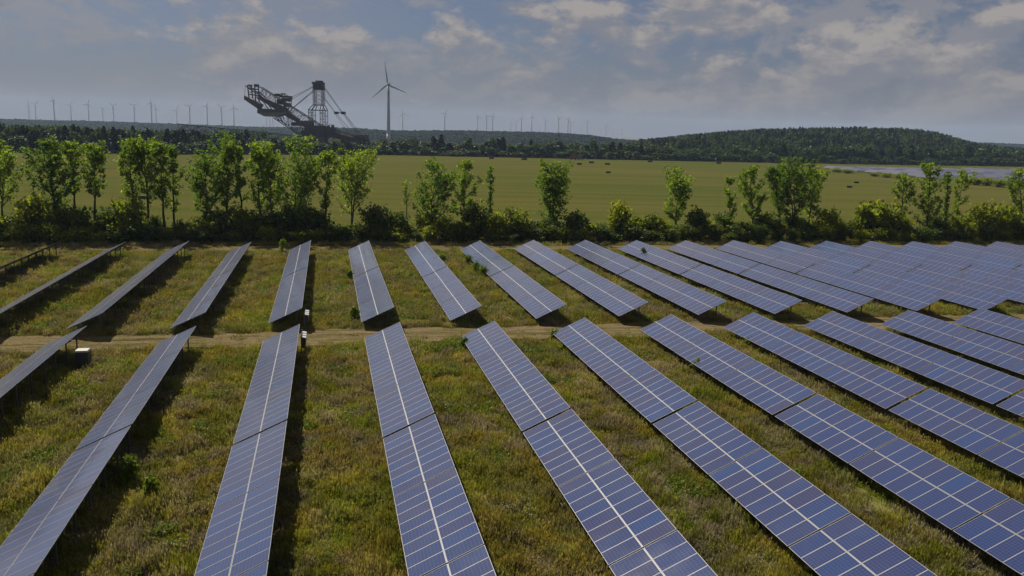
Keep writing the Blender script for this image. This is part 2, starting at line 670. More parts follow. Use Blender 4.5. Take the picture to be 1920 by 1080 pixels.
HILL_U = [1150, 1190, 1240, 1300, 1380, 1450, 1500, 1600, 1700, 1750, 1790, 1830, 1900]
HILL_V = [274, 267, 259, 251, 244, 240.5, 239, 238, 240, 245, 256, 268, 276]
HX = np.array([on_y(u_, v_, 1000.0)[0] for u_, v_ in zip(HILL_U, HILL_V)])
HZ = np.maximum(0.0, np.array([on_y(u_, v_, 1000.0)[2] for u_, v_ in zip(HILL_U, HILL_V)])-14.0)


def hill_z(X, Y):
    """low wooded hill at the right, behind the field"""
    a_ = np.interp(CAM[0]+(X-CAM[0])*1000.0/np.maximum(Y, 100.0), HX, HZ)
    b_ = np.clip((Y-690)/310.0, 0, 1)
    b_ = b_*b_*(3-2*b_)
    c_ = np.clip((1600-Y)/350.0, 0, 1)
    return a_*b_*c_


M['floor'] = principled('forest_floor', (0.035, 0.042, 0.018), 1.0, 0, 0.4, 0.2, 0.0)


def floor_edge(X, Y):
    return X, field_y(X)+0.3+(Y-600)/(900-600)*(2900-field_y(X))


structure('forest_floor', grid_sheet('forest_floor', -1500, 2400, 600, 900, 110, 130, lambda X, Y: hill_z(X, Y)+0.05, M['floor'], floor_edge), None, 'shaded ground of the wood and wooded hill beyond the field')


def ridge(name, pts, D, amp, seed, mat, thick=260):
    """far wooded ridge; pts = (pixel x, pixel y of its crest); bumpy with tree tops"""
    rng = np.random.default_rng(seed)
    us = np.linspace(pts[0][0], pts[-1][0], 900)
    vs = np.interp(us, [p[0] for p in pts], [p[1] for p in pts])
    prof = []
    ny = 26
    for j in range(ny+1):
        prof.append(j/ny)
    base = np.array([on_depth(u, horizon(u), D) for u in us])
    crest = np.array([on_depth(u, v, D)[2] for u, v in zip(us, vs)])
    dirv = base[:, :2]-CAM[:2]
    dirv /= np.linalg.norm(dirv, axis=1)[:, None]
    V = np.zeros((ny+1, len(us), 3))
    for j, t in enumerate(prof):
        off = (t-1)*thick*2.2 if t < 1 else 0
        sm = t*t*(3-2*t)
        V[j, :, :2] = base[:, :2]+dirv*off
        V[j, :, 2] = -0.4+(crest+0.4)*sm
        if 0 < j:
            V[j, :, 2] += rng.normal(0, amp if j == ny else amp*0.35, len(us))*min(1, t*4)
            V[j, :, :2] += rng.normal(0, 4, (len(us), 2))
    back = V[-1].copy()
    back[:, :2] += dirv*thick
    back[:, 2] = -0.5
    V = np.concatenate([V, back[None]])
    n = V.shape[0]
    i = np.arange(n*len(us)).reshape(n, len(us))
    f = np.stack([i[:-1, :-1], i[:-1, 1:], i[1:, 1:], i[1:, :-1]], -1).reshape(-1, 4)
    me = cloud_mesh(name, V.reshape(-1, 3), f, [mat])
    me.polygons.foreach_set('use_smooth', [True]*len(f))
    return structure(name, me)


ridge('hills', [(-260, 224), (0, 223), (60, 224.5), (110, 226), (160, 226.5), (260, 230), (400, 235), (480, 238), (560, 239), (660, 240), (760, 247), (900, 252)], 2600, 1.1, 3, M['ridge'])
ridge('hills', [(560, 245), (640, 242.5), (720, 245), (790, 245), (850, 244.5), (920, 246), (1000, 247.5), (1060, 250), (1110, 254), (1150, 260), (1200, 264), (1300, 270)], 2000, 0.9, 5, M['ridge'])
ridge('hills', [(1700, 271), (1790, 268), (1850, 267.5), (1900, 270), (1960, 272), (2150, 277)], 3000, 1.0, 8, M['ridge'])

# ------------------------------------------------------------------ solar tables
TILT = 0.4307
SLOPE = 3.3726
PITCH_ROW = 8.5539
MOD = 1.01
LOW = 0.80
PL, PW, PT = 1.668, 0.995, 0.04           # panel length (up the slope), width (along the row), thickness
NF, GAP, FN, S1, S2 = 72.6402, 0.299, 78.5262, -0.0729, -0.0654
DN = dict(zip(range(-2, 17), [0, 0, .32, .35, -.35, -.37, -.18, -.04, -.01, .07, .07, -.02, .15, 0, 0, 0, 0, 0, 0]))
DF = dict(zip(range(-2, 17), [.27, -.52, -.55, -.09, .5, .22, .6, .3, .02, -.09, -.27, -.18, -.15, -.25, -.15, 0, .17, .09, .06]))
DZ = dict(zip(range(-2, 17), [0, -.08, .04, -.16, -.01, 0, -.11, -.01, .13, .15, .12, .11, .12, 0, .02, -.03, -.09, -.08, -.11]))
cs, sn = math.cos(TILT), math.sin(TILT)


def panel_mesh(arr=1):
    """glass face slightly sunk in an aluminium frame; origin at the panel centre, x up the slope, y along the row"""
    b = MB()
    fwid = 0.018
    uv = []
    hx, hy = PL/2, PW/2
    b.quad((-hx+fwid, -hy+fwid, PT-0.006), (hx-fwid, -hy+fwid, PT-0.006), (hx-fwid, hy-fwid, PT-0.006), (-hx+fwid, hy-fwid, PT-0.006), 0)
    b.quad((-hx+fwid, hy-fwid, 0.006), (hx-fwid, hy-fwid, 0.006), (hx-fwid, -hy+fwid, 0.006), (-hx+fwid, -hy+fwid, 0.006), 2)
    b.box(-hx, -hx+fwid, -hy, hy, 0, PT, 1)
    b.box(hx-fwid, hx, -hy, hy, 0, PT, 1)
    b.box(-hx+fwid, hx-fwid, -hy, -hy+fwid, 0.001, PT-0.001, 1)
    b.box(-hx+fwid, hx-fwid, hy-fwid, hy, 0.001, PT-0.001, 1)
    me = b.mesh('panel', [M['glass'], M['alu'], M['back']])
    ul = me.uv_layers.new(name='UVMap')
    for k, c in enumerate(((0, 0), (1, 0), (1, 1), (0, 1))):
        ul.data[me.polygons[0].loop_start+k].uv = c
    return me


PANEL = panel_mesh()
TLEN = 8*MOD


def slope_pt(s, y, n=0.0):
    """table coordinates: x from the low edge, y along the row from the far end, z above ground; s metres up the slope, n off the panel plane"""
    return (s*cs - n*sn, y, LOW + s*sn + n*cs)


def merged_panels():
    vs, fs, ms, uvs = [], [], [], []
    src_v = [v.co.copy() for v in PANEL.vertices]
    b = MB()
    for ix in range(2):
        for iy in range(8):
            base = len(b.v)
            sx = PL/2 + ix*(SLOPE-PL)
            yy = -(iy+0.5)*MOD
            for v in src_v:
                b.v.append(slope_pt(sx+v.x, yy+v.y, v.z))
            for p in PANEL.polygons:
                b.f.append(tuple(base+i for i in p.vertices))
                b.m.append(p.material_index)
    me = b.mesh('panel_array', [M['glass'], M['alu'], M['back']])
    ul = me.uv_layers.new(name='UVMap')
    np_ = len(PANEL.polygons)
    for k in range(16):
        p = me.polygons[k*np_]
        for j, c in enumerate(((0, 0), (1, 0), (1, 1), (0, 1))):
            ul.data[p.loop_start+j].uv = c
    return me


PANEL_ARRAY = merged_panels()


def purlin_mesh():
    b = MB()
    b.box(-0.03, 0.03, -TLEN+0.02, -0.02, -0.085, -0.002)
    return b.mesh('purlin', [M['alu']])


def rafter_mesh():
    b = MB()
    b.hexa([slope_pt(0.25, -0.04, -0.21), slope_pt(SLOPE-0.2, -0.04, -0.21), slope_pt(SLOPE-0.2, 0.04, -0.21), slope_pt(0.25, 0.04, -0.21),
            slope_pt(0.25, -0.04, -0.088), slope_pt(SLOPE-0.2, -0.04, -0.088), slope_pt(SLOPE-0.2, 0.04, -0.088), slope_pt(0.25, 0.04, -0.088)])
    return b.mesh('rafter', [M['steel']])


def post_mesh(s):
    b = MB()
    x, _, z = slope_pt(s, 0, -0.15)
    b.box(x-0.05, x+0.05, -0.045, 0.045, -0.5, z)
    return b.mesh('post', [M['steel']])


PURLIN, RAFTER, POST_LOW, POST_HIGH = purlin_mesh(), rafter_mesh(), post_mesh(0.75), post_mesh(2.72)


def strip_mesh():
    b = MB()
    b.box(-0.017, 0.017, -TLEN+0.01, -0.01, -0.001, PT-0.012)
    return b.mesh('centre_rail', [M['steel']])


STRIP = strip_mesh()


def support_merged():
    b = MB()
    for s in (0.4, 1.25, 2.1, 2.95):
        b.hexa([slope_pt(s+dx, yy, nn) for nn in (-0.085, -0.002) for dx, yy in ((-.03, -TLEN+.02), (.03, -TLEN+.02), (.03, -.02), (-.03, -.02))])
    for y in (-1.2, -4.04, -6.9):
        b.hexa([slope_pt(ss, y+dy, nn) for nn in (-0.21, -0.088) for ss, dy in ((.25, -.04), (SLOPE-.2, -.04), (SLOPE-.2, .04), (.25, .04))])
    return b.mesh('support_frame', [M['steel']])


SUPPORT = support_merged()
rnd = random.Random(11)


def solar_table(x, y, dz, detail):
    t = link_obj('solar_table', None, None, (x, y, dz))
    t.empty_display_size = 0.5
    if detail:
        for ix in range(2):
            for iy in range(8):
                o = link_obj('panel', PANEL, t, slope_pt(PL/2 + ix*(SLOPE-PL), -(iy+0.5)*MOD),
                             (R(rnd.gauss(0, 0.22)), -TILT + R(rnd.gauss(0, 0.16)), 0))
        for s in (0.4, 1.25, 2.1, 2.95):
            link_obj('purlin', PURLIN, t, slope_pt(s, 0), (0, -TILT, 0))
        for yy in (-1.2, -4.04, -6.9):
            link_obj('rafter', RAFTER, t, (0, yy, 0))
        link_obj('centre_rail', STRIP, t, slope_pt(SLOPE/2, 0), (0, -TILT, 0))
    else:
        a = link_obj('panel_array', PANEL_ARRAY, t)
        a['kind'] = 'stuff'
        link_obj('support_frame', SUPPORT, t)
        link_obj('centre_rail', STRIP, t, slope_pt(SLOPE/2, 0), (0, -TILT, 0))
    for yy in (-1.2, -4.04, -6.9):
        link_obj('post', POST_LOW, t, (0, yy, 0))
        link_obj('post', POST_HIGH, t, (0, yy, 0))
    return t


def table_in_view(x, y, margin):
    best = False
    for s in (0, SLOPE):
        for yy in np.linspace(0, -TLEN, 5):
            c = slope_pt(s, yy)
            q = proj((x+c[0], y+c[1], c[2]))
            if q and -margin < q[0] < 1920+margin and -margin < q[1] < 1080+margin:
                best = True
    return best


tables = []
for block in ('near', 'far'):
    for k in range(-6, 26):
        dz = DZ.get(k, 0)
        if block == 'near':
            y0 = NF + S1*(k-3) + DN.get(k, 0)
        else:
            y0 = FN + S2*(k-3) + DF.get(k, 0) + 2*(24*MOD+0.12) + GAP
        y = y0
        for n in range(6):
            if table_in_view(k*PITCH_ROW, y, 8):
                tables.append((block, k, n, k*PITCH_ROW, y, dz))
            y -= TLEN + (0.09 if n % 3 != 2 else GAP)
rows = {b: sorted({t[1] for t in tables if t[0] == b}) for b in ('near', 'far')}


def row_look(block, k):
    if k <= 0:
        return 'edge-on dark grey'
    if k <= 2:
        return 'grey reflecting'
    if k <= 5:
        return 'pale grey-blue'
    return 'blue'


near_ns = {}
for block, k, n, x, y, dz in tables:
    detail = block == 'near' or n >= 3
    t = solar_table(x, y, dz, detail)
    if block == 'near':
        lab = '%s solar table, near block, %s row from left, %s from the cross track' % (row_look(block, k), ordinal(rows['near'].index(k)+1), ordinal(n+1))
    else:
        lab = '%s solar table, far block, %s row from left, %s from the hedge track' % (row_look(block, k), ordinal(rows['far'].index(k)+1), ordinal(n+1))
    tag(t, lab, 'solar table', 'solar tables in the %s block' % block)


def row_end(k, block):
    """world y of the row end at the cross track"""
    return NF + S1*(k-3) + DN.get(k, 0) if block == 'near' else FN + S2*(k-3) + DF.get(k, 0)


# ------------------------------------------------------------------ inverters and cabinet at the row ends
def inverter_rack(x, y, label):
    t = link_obj('inverter_rack', None, None, (x, y, 0))
    b = MB()
    for yy in (-1.1, 1.1):
        b.box(-0.04, 0.04, yy-0.04, yy+0.04, -0.3, 1.75)
    b.box(-0.03, 0.03, -1.06, 1.06, 0.75, 0.82)
    b.box(-0.03, 0.03, -1.06, 1.06, 1.45, 1.52)
    link_obj('rack', b.mesh('rack', [M['steel']]), t)
    for i in range(3):
        yy = -0.8+0.8*i
        b = MB()
        b.hexa([(0.04, yy-0.27, 0.65), (0.34, yy-0.27, 0.70), (0.34, yy+0.27, 0.70), (0.04, yy+0.27, 0.65),
                (0.04, yy-0.27, 1.58), (0.36, yy-0.27, 1.50), (0.36, yy+0.27, 1.50), (0.04, yy+0.27, 1.58)])
        c = link_obj('inverter', b.mesh('inverter', [M['cabinet']]), t)
        b = MB()
        b.hexa([(0.02, yy-0.29, 1.585), (0.40, yy-0.29, 1.51), (0.40, yy+0.29, 1.51), (0.02, yy+0.29, 1.585),
                (0.02, yy-0.29, 1.63), (0.40, yy-0.29, 1.555), (0.40, yy+0.29, 1.555), (0.02, yy+0.29, 1.63)])
        b.box(0.365, 0.385, yy-0.2, yy+0.2, 0.95, 1.45)
        link_obj('lid', b.mesh('lid', [M['white']]), c)
    return tag(t, label, 'inverter', 'inverters at the row ends')


xh = SLOPE*cs
inverter_rack(2*PITCH_ROW+xh+0.15, row_end(2, 'near')-1.2, 'rack of three white-topped inverters beside the near block row, just below the cross track')
inverter_rack(2*PITCH_ROW+xh+0.20, row_end(2, 'far')+0.9, 'rack of three white-topped inverters beside the far block row, just above the cross track')


def cabinet(x, y):
    t = link_obj('transformer_cabinet', None, None, (x, y, 0))
    b = MB()
    for xx in (-0.75, 0.75):
        for yy in (-0.5, 0.5):
            b.box(xx-0.05, xx+0.05, yy-0.05, yy+0.05, -0.3, 0.45)
    link_obj('stand', b.mesh('stand', [M['steel']]), t)
    b = MB()
    b.box(-0.85, 0.85, -0.6, 0.6, 0.45, 1.7)
    body = link_obj('body', b.mesh('body', [M['cabinet']]), t)
    b = MB()
    for sx in (-0.42, 0.42):
        b.box(sx-0.38, sx+0.38, -0.625, -0.602, 0.55, 1.6)
    link_obj('door', b.mesh('door', [M['cabinet']]), body)
    b = MB()
    b.hexa([(-0.92, -0.7, 1.702), (0.92, -0.7, 1.702), (0.92, 0.7, 1.702), (-0.92, 0.7, 1.702),
            (-0.80, -0.6, 1.86), (0.80, -0.6, 1.86), (0.80, 0.6, 1.86), (-0.80, 0.6, 1.86)])
    link_obj('lid', b.mesh('lid', [M['lid']]), t)
    t.scale = (0.55, 0.7, 0.8)
    return tag(t, 'dark grey equipment cabinet with pale lid at end of leftmost near row', 'cabinet')


cp = ground(157, 690)
cabinet(cp[0], cp[1])


# ------------------------------------------------------------------ trees and bushes
def leaf_quads(centres, size, rng, tint, droop=0.0):
    n = len(centres)
    a = rng.normal(size=(n, 3))
    a[:, 2] *= 0.8
    a /= np.linalg.norm(a, axis=1)[:, None]
    b = rng.normal(size=(n, 3))
    b -= (b*a).sum(1)[:, None]*a
    b /= np.linalg.norm(b, axis=1)[:, None]
    s = size*rng.uniform(0.65, 1.35, n)[:, None]
    v = np.stack([centres-a*s*0.62, centres+b*s*0.36, centres+a*s*0.62, centres-b*s*0.36], 1).reshape(-1, 3)
    f = np.arange(4*n).reshape(-1, 4)
    return v, f, np.repeat(tint, 4)


def branchy(rng, h, hw, cb, nb, asc, lean=0.0, profile='poplar', stems=1, trunk_r=None, skew=0.0):
    """trunk and limbs as tapered tubes; returns builder, twig points (with weight)"""
    b = MB()
    twigs = []
    tr = trunk_r or 0.016*h
    for s in range(stems):
        lx = lean*h + (rng.normal(0, 0.06*h) if stems > 1 else 0)
        ly = rng.normal(0, 0.02*h) + (rng.normal(0, 0.05*h) if stems > 1 else 0)
        hh = h*(1 if s == 0 else rng.uniform(0.72, 0.95))
        n = 7
        pts = []
        for i in range(n+1):
            t = i/n
            pts.append(np.array([lx*t**1.3 + rng.normal(0, 0.006*h)*(0 < i < n), ly*t + rng.normal(0, 0.006*h)*(0 < i < n), hh*0.93*t]))
        r = tr/(stems**0.5)
        for i in range(n):
            b.tube(pts[i], pts[i+1], r*(1-0.88*i/n), r*(1-0.88*(i+1)/n), 6, 0, cap=(i in (0, n-1)))
        az = rng.uniform(0, 6.28)
        m = max(3, nb//stems)
        for i in range(m):
            t = cb + (0.97-cb)*((i+rng.uniform(0, 1))/m)
            q = t*n*0.999/0.93 if t < 0.93 else n*0.999
            i0 = min(n-1, int(q))
            p0 = pts[i0]+(pts[i0+1]-pts[i0])*(q-i0)
            az += 2.4+rng.uniform(-0.5, 0.5)
            tt = (t-cb)/(1-cb)
            if profile == 'poplar':
                env = (0.35+0.65*math.sin(math.pi*min(1, tt*0.85+0.12))**0.8)*(1-0.55*tt**3)
            elif profile == 'vase':
                env = 0.35+0.85*tt**0.7*(1-0.45*tt**4)
            elif profile == 'column':
                env = 0.7+0.3*math.sin(tt*9)
            else:
                env = math.sqrt(max(0.05, 1-(2*tt-0.9)**2*0.85))
            env *= rng.uniform(0.45, 1.18) if profile != 'dome' else rng.uniform(0.62, 1.12)
            phi = R(asc*rng.uniform(0.75, 1.3))
            rad = hw*env
            if profile != 'dome':
                rad = min(rad, 0.16*hw+max(0.0, hh*rng.uniform(0.9, 1.04)-p0[2])*0.50)
            L = rad/max(0.3, math.sin(phi))
            dz_ = min(L*math.cos(phi), hh*1.0-p0[2]) if p0[2] < hh else 0.05*h
            dx_, dy_ = math.cos(az)*rad + skew*rad, math.sin(az)*rad
            p1 = p0+np.array([dx_, dy_, max(dz_, 0.03*h)])
            mid = (p0+p1)/2+np.array([dx_*0.12, dy_*0.12, -0.02*h])
            rb = r*(1-0.85*t)*0.55+0.012
            b.tube(p0, mid, rb, rb*0.6, 4, 0, False)
            b.tube(mid, p1, rb*0.6, rb*0.2, 4, 0, False)
            nt = max(4, int(L*3.2))
            for j in range(nt):
                w = 0.22+0.80*(j+rng.uniform(0, 1))/nt
                pp = p0+(mid-p0)*w*2 if w < 0.5 else mid+(p1-mid)*(w*2-1)
                twigs.append(pp+rng.normal(0, 0.06*hw+0.05, 3))
        for j in range(6):
            twigs.append(pts[-1]+np.array([rng.normal(0, 0.10*hw), rng.normal(0, 0.10*hw), rng.uniform(-0.05, 0.07)*h]))
    return b, np.array(twigs)


def foliage(rng, twigs, nleaf, spread, size, h):
    idx = rng.integers(0, len(twigs), nleaf)
    ct = rng.uniform(0, 1, len(twigs))
    c = twigs[idx]+rng.normal(0, spread, (nleaf, 3))*np.array([1, 1, 0.8])
    tint = np.clip(0.5+0.35*(ct[idx]-0.5)+rng.normal(0, 0.16, nleaf), 0, 1)
    c[:, 2] = np.maximum(c[:, 2], 0.05)
    return leaf_quads(c, size, rng, tint)


def tree(name, base, h, hw, cb, label, cat, group, mat, seed, nb=26, asc=42, lean=0.0, profile='poplar', nleaf=2600, size=0.34, spread=0.30, stems=1, trunk='trunk', crown='crown', skew=0.0):
    rng = np.random.default_rng(seed)
    t = link_obj(name, None, None, tuple(base))
    b, tw = branchy(rng, h, hw, cb, nb, asc, lean, profile, stems, None, skew)
    link_obj(trunk, b.mesh(trunk, [M['bark']]), t)
    v, f, ti = foliage(rng, tw, nleaf, spread, size, h)
    link_obj(crown, cloud_mesh(crown, v, f, [M[mat]], ti), t)
    tag(t, label, cat, group)
    return t


# hedgerow: (trunk px, top px, top py, half width px, crown start 0-1, leaves, look, profile)
HEDGE = [
    (4, 8, 262, 36, .34, 2900, 'light', 'poplar', 'wide light green poplar cut by the left edge of the hedgerow'),
    (106, 90, 261, 31, .20, 3900, 'dark', 'poplar', 'dense darker poplar leaning left, second tree of the hedgerow'),
    (143, 130, 267, 25, .42, 1900, 'light', 'vase', 'thin poplar with bare lower trunk, third tree from left'),
    (180, 177, 269, 30, .42, 2200, 'light', 'vase', 'poplar forking low into a light crown, fourth tree from left'),
    (256, 238, 262, 29, .36, 2300, 'light', 'vase', 'poplar leaning left, first of the four close-set hedgerow trees'),
    (279, 270, 261, 28, .36, 2300, 'light', 'vase', 'poplar second in the four close-set hedgerow trees'),
    (310, 298, 267, 22, .34, 1700, 'light', 'vase', 'slim poplar third in the four close-set hedgerow trees'),
    (326, 322, 274, 20, .30, 1700, 'dark', 'poplar', 'slim darker poplar rightmost of the four close-set hedgerow trees'),
    (389, 383, 250, 40, .22, 5200, 'dark', 'poplar', 'tallest dense poplar in the left half of the hedgerow'),
    (424, 429, 264, 21, .24, 2000, 'light', 'poplar', 'slim poplar just right of the tallest dense one'),
    (454, 447, 275, 15, .36, 1100, 'light', 'vase', 'very thin poplar with sparse leaves, second right of the tallest one'),
    (487, 484, 279, 24, .24, 2000, 'light', 'poplar', 'light poplar left of the broad clump below the excavator'),
    (510, 500, 268, 32, .26, 2800, 'light', 'vase', 'pale leafy poplar leaning left in the clump below the excavator'),
    (548, 545, 258, 48, .18, 5600, 'dark', 'poplar', 'big dense poplar in front of the excavator'),
    (609, 616, 284, 20, .30, 1500, 'light', 'vase', 'thin yellowish poplar right of the big dense one'),
    (659, 664, 283, 49, .30, 3600, 'light', 'vase', 'broad-crowned tree right of the excavator, before the open field'),
    (764, 761, 341, 9, .55, 120, 'light', 'column', 'small nearly bare sapling standing alone before the field'),
    (808, 809, 301, 37, .16, 3600, 'dark', 'poplar', 'full tree with twin tops, first right of the open gap'),
    (869, 872, 299, 28, .22, 2300, 'light', 'poplar', 'pointed pale green tree beside the dark round bush'),
    (920, 919, 312, 7, .12, 700, 'dark', 'column', 'narrow columnar tree like a pole in the hedgerow'),
    (1036, 1041, 306, 41, .16, 4300, 'dark', 'vase', 'single dense tree with ivy-dark trunk in the middle of the field'),
    (1266, 1273, 317, 35, .22, 3000, 'light', 'vase', 'single egg-shaped light tree in the right middle of the hedgerow'),
    (1370, 1364, 331, 17, .26, 1000, 'light', 'vase', 'thin crooked tree left of the big right-hand clump'),
    (1411, 1407, 313, 29, .24, 2300, 'light', 'poplar', 'round-topped tree at left side of the big right-hand clump'),
    (1463, 1449, 312, 30, .22, 2500, 'dark', 'vase', 'dark leaning tree in the big right-hand clump'),
    (1488, 1494, 297, 42, .20, 4300, 'dark', 'poplar', 'tallest dark tree of the big right-hand clump'),
    (1514, 1530, 317, 30, .26, 2300, 'light', 'vase', 'light tree leaning right at the big right-hand clump'),
    (1690, 1692, 327, 22, .22, 1700, 'light', 'poplar', 'loose pale tree left of the distant solar field'),
    (1738, 1745, 306, 29, .16, 2900, 'light', 'poplar', 'tall loose tree in front of the distant solar field'),
    (1771, 1778, 321, 9, .14, 900, 'dark', 'column', 'narrow dark columnar tree in front of the distant solar field'),
    (1788, 1807, 321, 20, .26, 1400, 'light', 'vase', 'crooked thin tree leaning right beside the dark columnar one'),
    (1917, 1912, 317, 28, .18, 2400, 'light', 'poplar', 'leafy tree cut by the right edge of the photo'),
]
for i, (ub, ut, vt, hwp, cb, nl, look, prof, lab) in enumerate(HEDGE):
    Y = 147.5 + ((i*37) % 11 - 5)*0.45
    foot, _ = stand(ub, 440, Y)
    pt = on_y(ut, vt, Y)
    h = pt[2]
    hw = hwp*Y/FPX*1.25
    lean = (pt[0]-foot[0])/h
    nm = 'sapling' if nl < 200 else 'hedgerow_tree'
    tree(nm, foot, h, hw, cb, lab, 'tree', 'trees of the hedgerow', 'leaf_'+look, 100+i, nb=max(6, int(nl/120)) if prof != 'column' else 40, asc=38 if prof != 'vase' else 32, lean=lean, profile=prof, nleaf=int(nl*1.1), size=0.34, spread=0.25 if prof != 'column' else 0.2, stems=1 if hwp < 34 else 2)

# bushes along the foot of the hedgerow: six shapes, reused with their own size and turn
BUSH = []
for s in range(7):
    rng = np.random.default_rng(500+s)
    b, tw = branchy(rng, 3.0, 1.7, 0.02, 30, 50, 0, 'dome', 4, 0.05)
    v, f, ti = foliage(rng, tw, 1500, 0.28, 0.30, 3.0)
    BUSH.append((b.mesh('stem', [M['bark']]), [cloud_mesh('foliage', v, f, [M[mt]], ti) for mt in ('leaf_bush', 'leaf_dull')]))


def bush(base, h, hw, seed, dark, label, group='bushes at the foot of the hedgerow', name='hedge_bush', cat='bush'):
    rs = random.Random(seed)
    st, fo = BUSH[rs.randrange(len(BUSH))]
    t = link_obj(name, None, None, tuple(base), (0, 0, rs.uniform(0, 6.28)))
    t.scale = (hw/1.7, hw/1.7, h/3.0)
    link_obj('stem', st, t)
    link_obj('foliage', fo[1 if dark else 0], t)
    return tag(t, label, cat, group)


notable = [(887, 388, 26, 1), (705, 391, 26, 1), (960, 396, 28, 0), (1655, 386, 40, 0), (1845, 389, 32, 0), (1552, 396, 26, 0), (1160, 385, 22, 0), (745, 402, 22, 1),
           (1078, 402, 26, 1), (1310, 398, 24, 1), (240, 378, 28, 0), (60, 378, 30, 0), (140, 396, 28, 1), (455, 402, 28, 1), (1620, 392, 20, 0), (1890, 392, 26, 0), (1230, 410, 22, 0), (580, 395, 34, 1)]
spots = []
for u, vt, hwp, dk in notable:
    spots.append((u, vt, hwp, dk, 144.3))
rs = random.Random(77)
u = -25
while u < 1950:
    vt = rs.uniform(402, 432) if u > 700 else rs.uniform(392, 430)
    spots.append((u, vt, rs.uniform(17, 29), rs.random() < 0.42, 143.4+rs.uniform(-0.8, 3.5)))
    u += rs.uniform(19, 34)
u = -25
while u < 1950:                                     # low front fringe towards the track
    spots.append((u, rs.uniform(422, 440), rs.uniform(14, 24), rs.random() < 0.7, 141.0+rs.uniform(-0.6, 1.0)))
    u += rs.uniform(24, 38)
spots.sort()
kinds = {}
for i, (u, vt, hwp, dk, Y) in enumerate(spots):
    foot, h = stand(u, vt, Y)
    front = Y < 142.3
    key = ('low' if front else 'tall', 'dark' if dk else 'bright')
    kinds[key] = kinds.get(key, 0)+1
    lab = '%s %s green hedge bush, %s of its kind from left' % (key[0], key[1], ordinal(kinds[key]))
    bush(foot, max(1.2, h), hwp*Y/FPX, 900+i, dk, lab, 'bushes at the foot of the hedgerow')

# weeds among the panel rows
WEEDS = [(893, 512, 1.5, 1.3), (905, 521, 1.6, 1.2), (878, 497, 1.3, .9), (655, 525, 1.4, .9), (665, 600, 1.2, .8), (530, 475, 2.2, .7), (1008, 478, 2.0, .4), (1205, 492, 2.3, .5), (1097, 490, 1.2, .8), (1370, 512, 1.3, .8),
         (1410, 575, 1.3, .8), (245, 905, 1.5, .45), (285, 935, 1.1, .35), (1310, 703, 1.2, .8), (1405, 655, 1.0, .7), (870, 655, 1.0, .5), (1525, 700, 1.5, .6), (1040, 640, 1.0, .5), (700, 520, 0.9, .8), (195, 505, 1.5, .5), (830, 490, 1.0, 1.0)]
for i, (u, v, h, hw) in enumerate(WEEDS):
    p = ground(u, v)
    rng = np.random.default_rng(700+i)
    t = link_obj('weed_clump', None, None, (p[0], p[1], 0))
    b, tw = branchy(rng, h, hw*0.55, 0.05, 26, 40, 0, 'dome', 5, 0.02)
    link_obj('stem', b.mesh('stem', [M['bark']]), t)
    vv, ff, ti = foliage(rng, tw, 420, 0.13, 0.19, h)
    link_obj('foliage', cloud_mesh('foliage', vv, ff, [M['weed']], ti), t)
    # nearest row to name it by
    k = int(round((p[0]-1.6)/PITCH_ROW))
    bl = 'near' if p[1] < 76 else 'far'
    side = 'left' if p[0] < k*PITCH_ROW+1.6 else 'right'
    rr = rows[bl].index(k)+1 if k in rows[bl] else 1
    tag(t, '%s green weed %s of the %s row from left, %s block, weed %s from left' % ('bushy' if hw > 0.7 else 'upright', side, ordinal(rr), bl, ordinal(sorted(w_[0] for w_ in WEEDS).index(u)+1)), 'weed', 'weeds among the panel rows')


# ------------------------------------------------------------------ scattering (grass, distant wood)
def scatter(name, pts, rz, sc, sources, label, cat):
    """one object that sets small source meshes on points (geometry nodes)"""
    coll = bpy.data.collections.new(name+'_sources')
    for i, me in enumerate(sources):
        coll.objects.link(bpy.data.objects.new('%s_piece_%02d' % (name, i), me))
    me = bpy.data.meshes.new(name)
    me.vertices.add(len(pts))
    me.vertices.foreach_set('co', np.ascontiguousarray(pts, np.float32).ravel())
    a = me.attributes.new('turn', 'FLOAT_VECTOR', 'POINT')
    rot = np.zeros((len(pts), 3), np.float32)
    rot[:, 2] = rz
    a.data.foreach_set('vector', rot.ravel())
    a = me.attributes.new('size', 'FLOAT_VECTOR', 'POINT')
    a.data.foreach_set('vector', np.ascontiguousarray(sc, np.float32).ravel())
    a = me.attributes.new('pick', 'INT', 'POINT')
    a.data.foreach_set('value', np.random.default_rng(5).integers(0, len(sources), len(pts)).astype(np.int32))
    o = link_obj(name, me)
    ng = bpy.data.node_groups.new(name, 'GeometryNodeTree')
    ng.interface.new_socket('Geometry', in_out='INPUT', socket_type='NodeSocketGeometry')
    ng.interface.new_socket('Geometry', in_out='OUTPUT', socket_type='NodeSocketGeometry')
    N, L = ng.nodes, ng.links.new
    gi, go = N.new('NodeGroupInput'), N.new('NodeGroupOutput')
    ci = N.new('GeometryNodeCollectionInfo')
    ci.inputs['Collection'].default_value = coll
    ci.inputs['Separate Children'].default_value = True
    ci.inputs['Reset Children'].default_value = True
    ip = N.new('GeometryNodeInstanceOnPoints')
    ip.inputs['Pick Instance'].default_value = True

    def attr(n, t):
        x = N.new('GeometryNodeInputNamedAttribute')
        x.data_type = t
        x.inputs['Name'].default_value = n
        return x.outputs['Attribute']
    L(gi.outputs[0], ip.inputs['Points'])
    L(ci.outputs[0], ip.inputs['Instance'])
    L(attr('pick', 'INT'), ip.inputs['Instance Index'])
    L(attr('turn', 'FLOAT_VECTOR'), ip.inputs['Rotation'])
    L(attr('size', 'FLOAT_VECTOR'), ip.inputs['Scale'])
    L(ip.outputs[0], go.inputs[0])
    md = o.modifiers.new('scatter', 'NODES')
    md.node_group = ng
    return tag(o, label, cat, None, 'stuff')


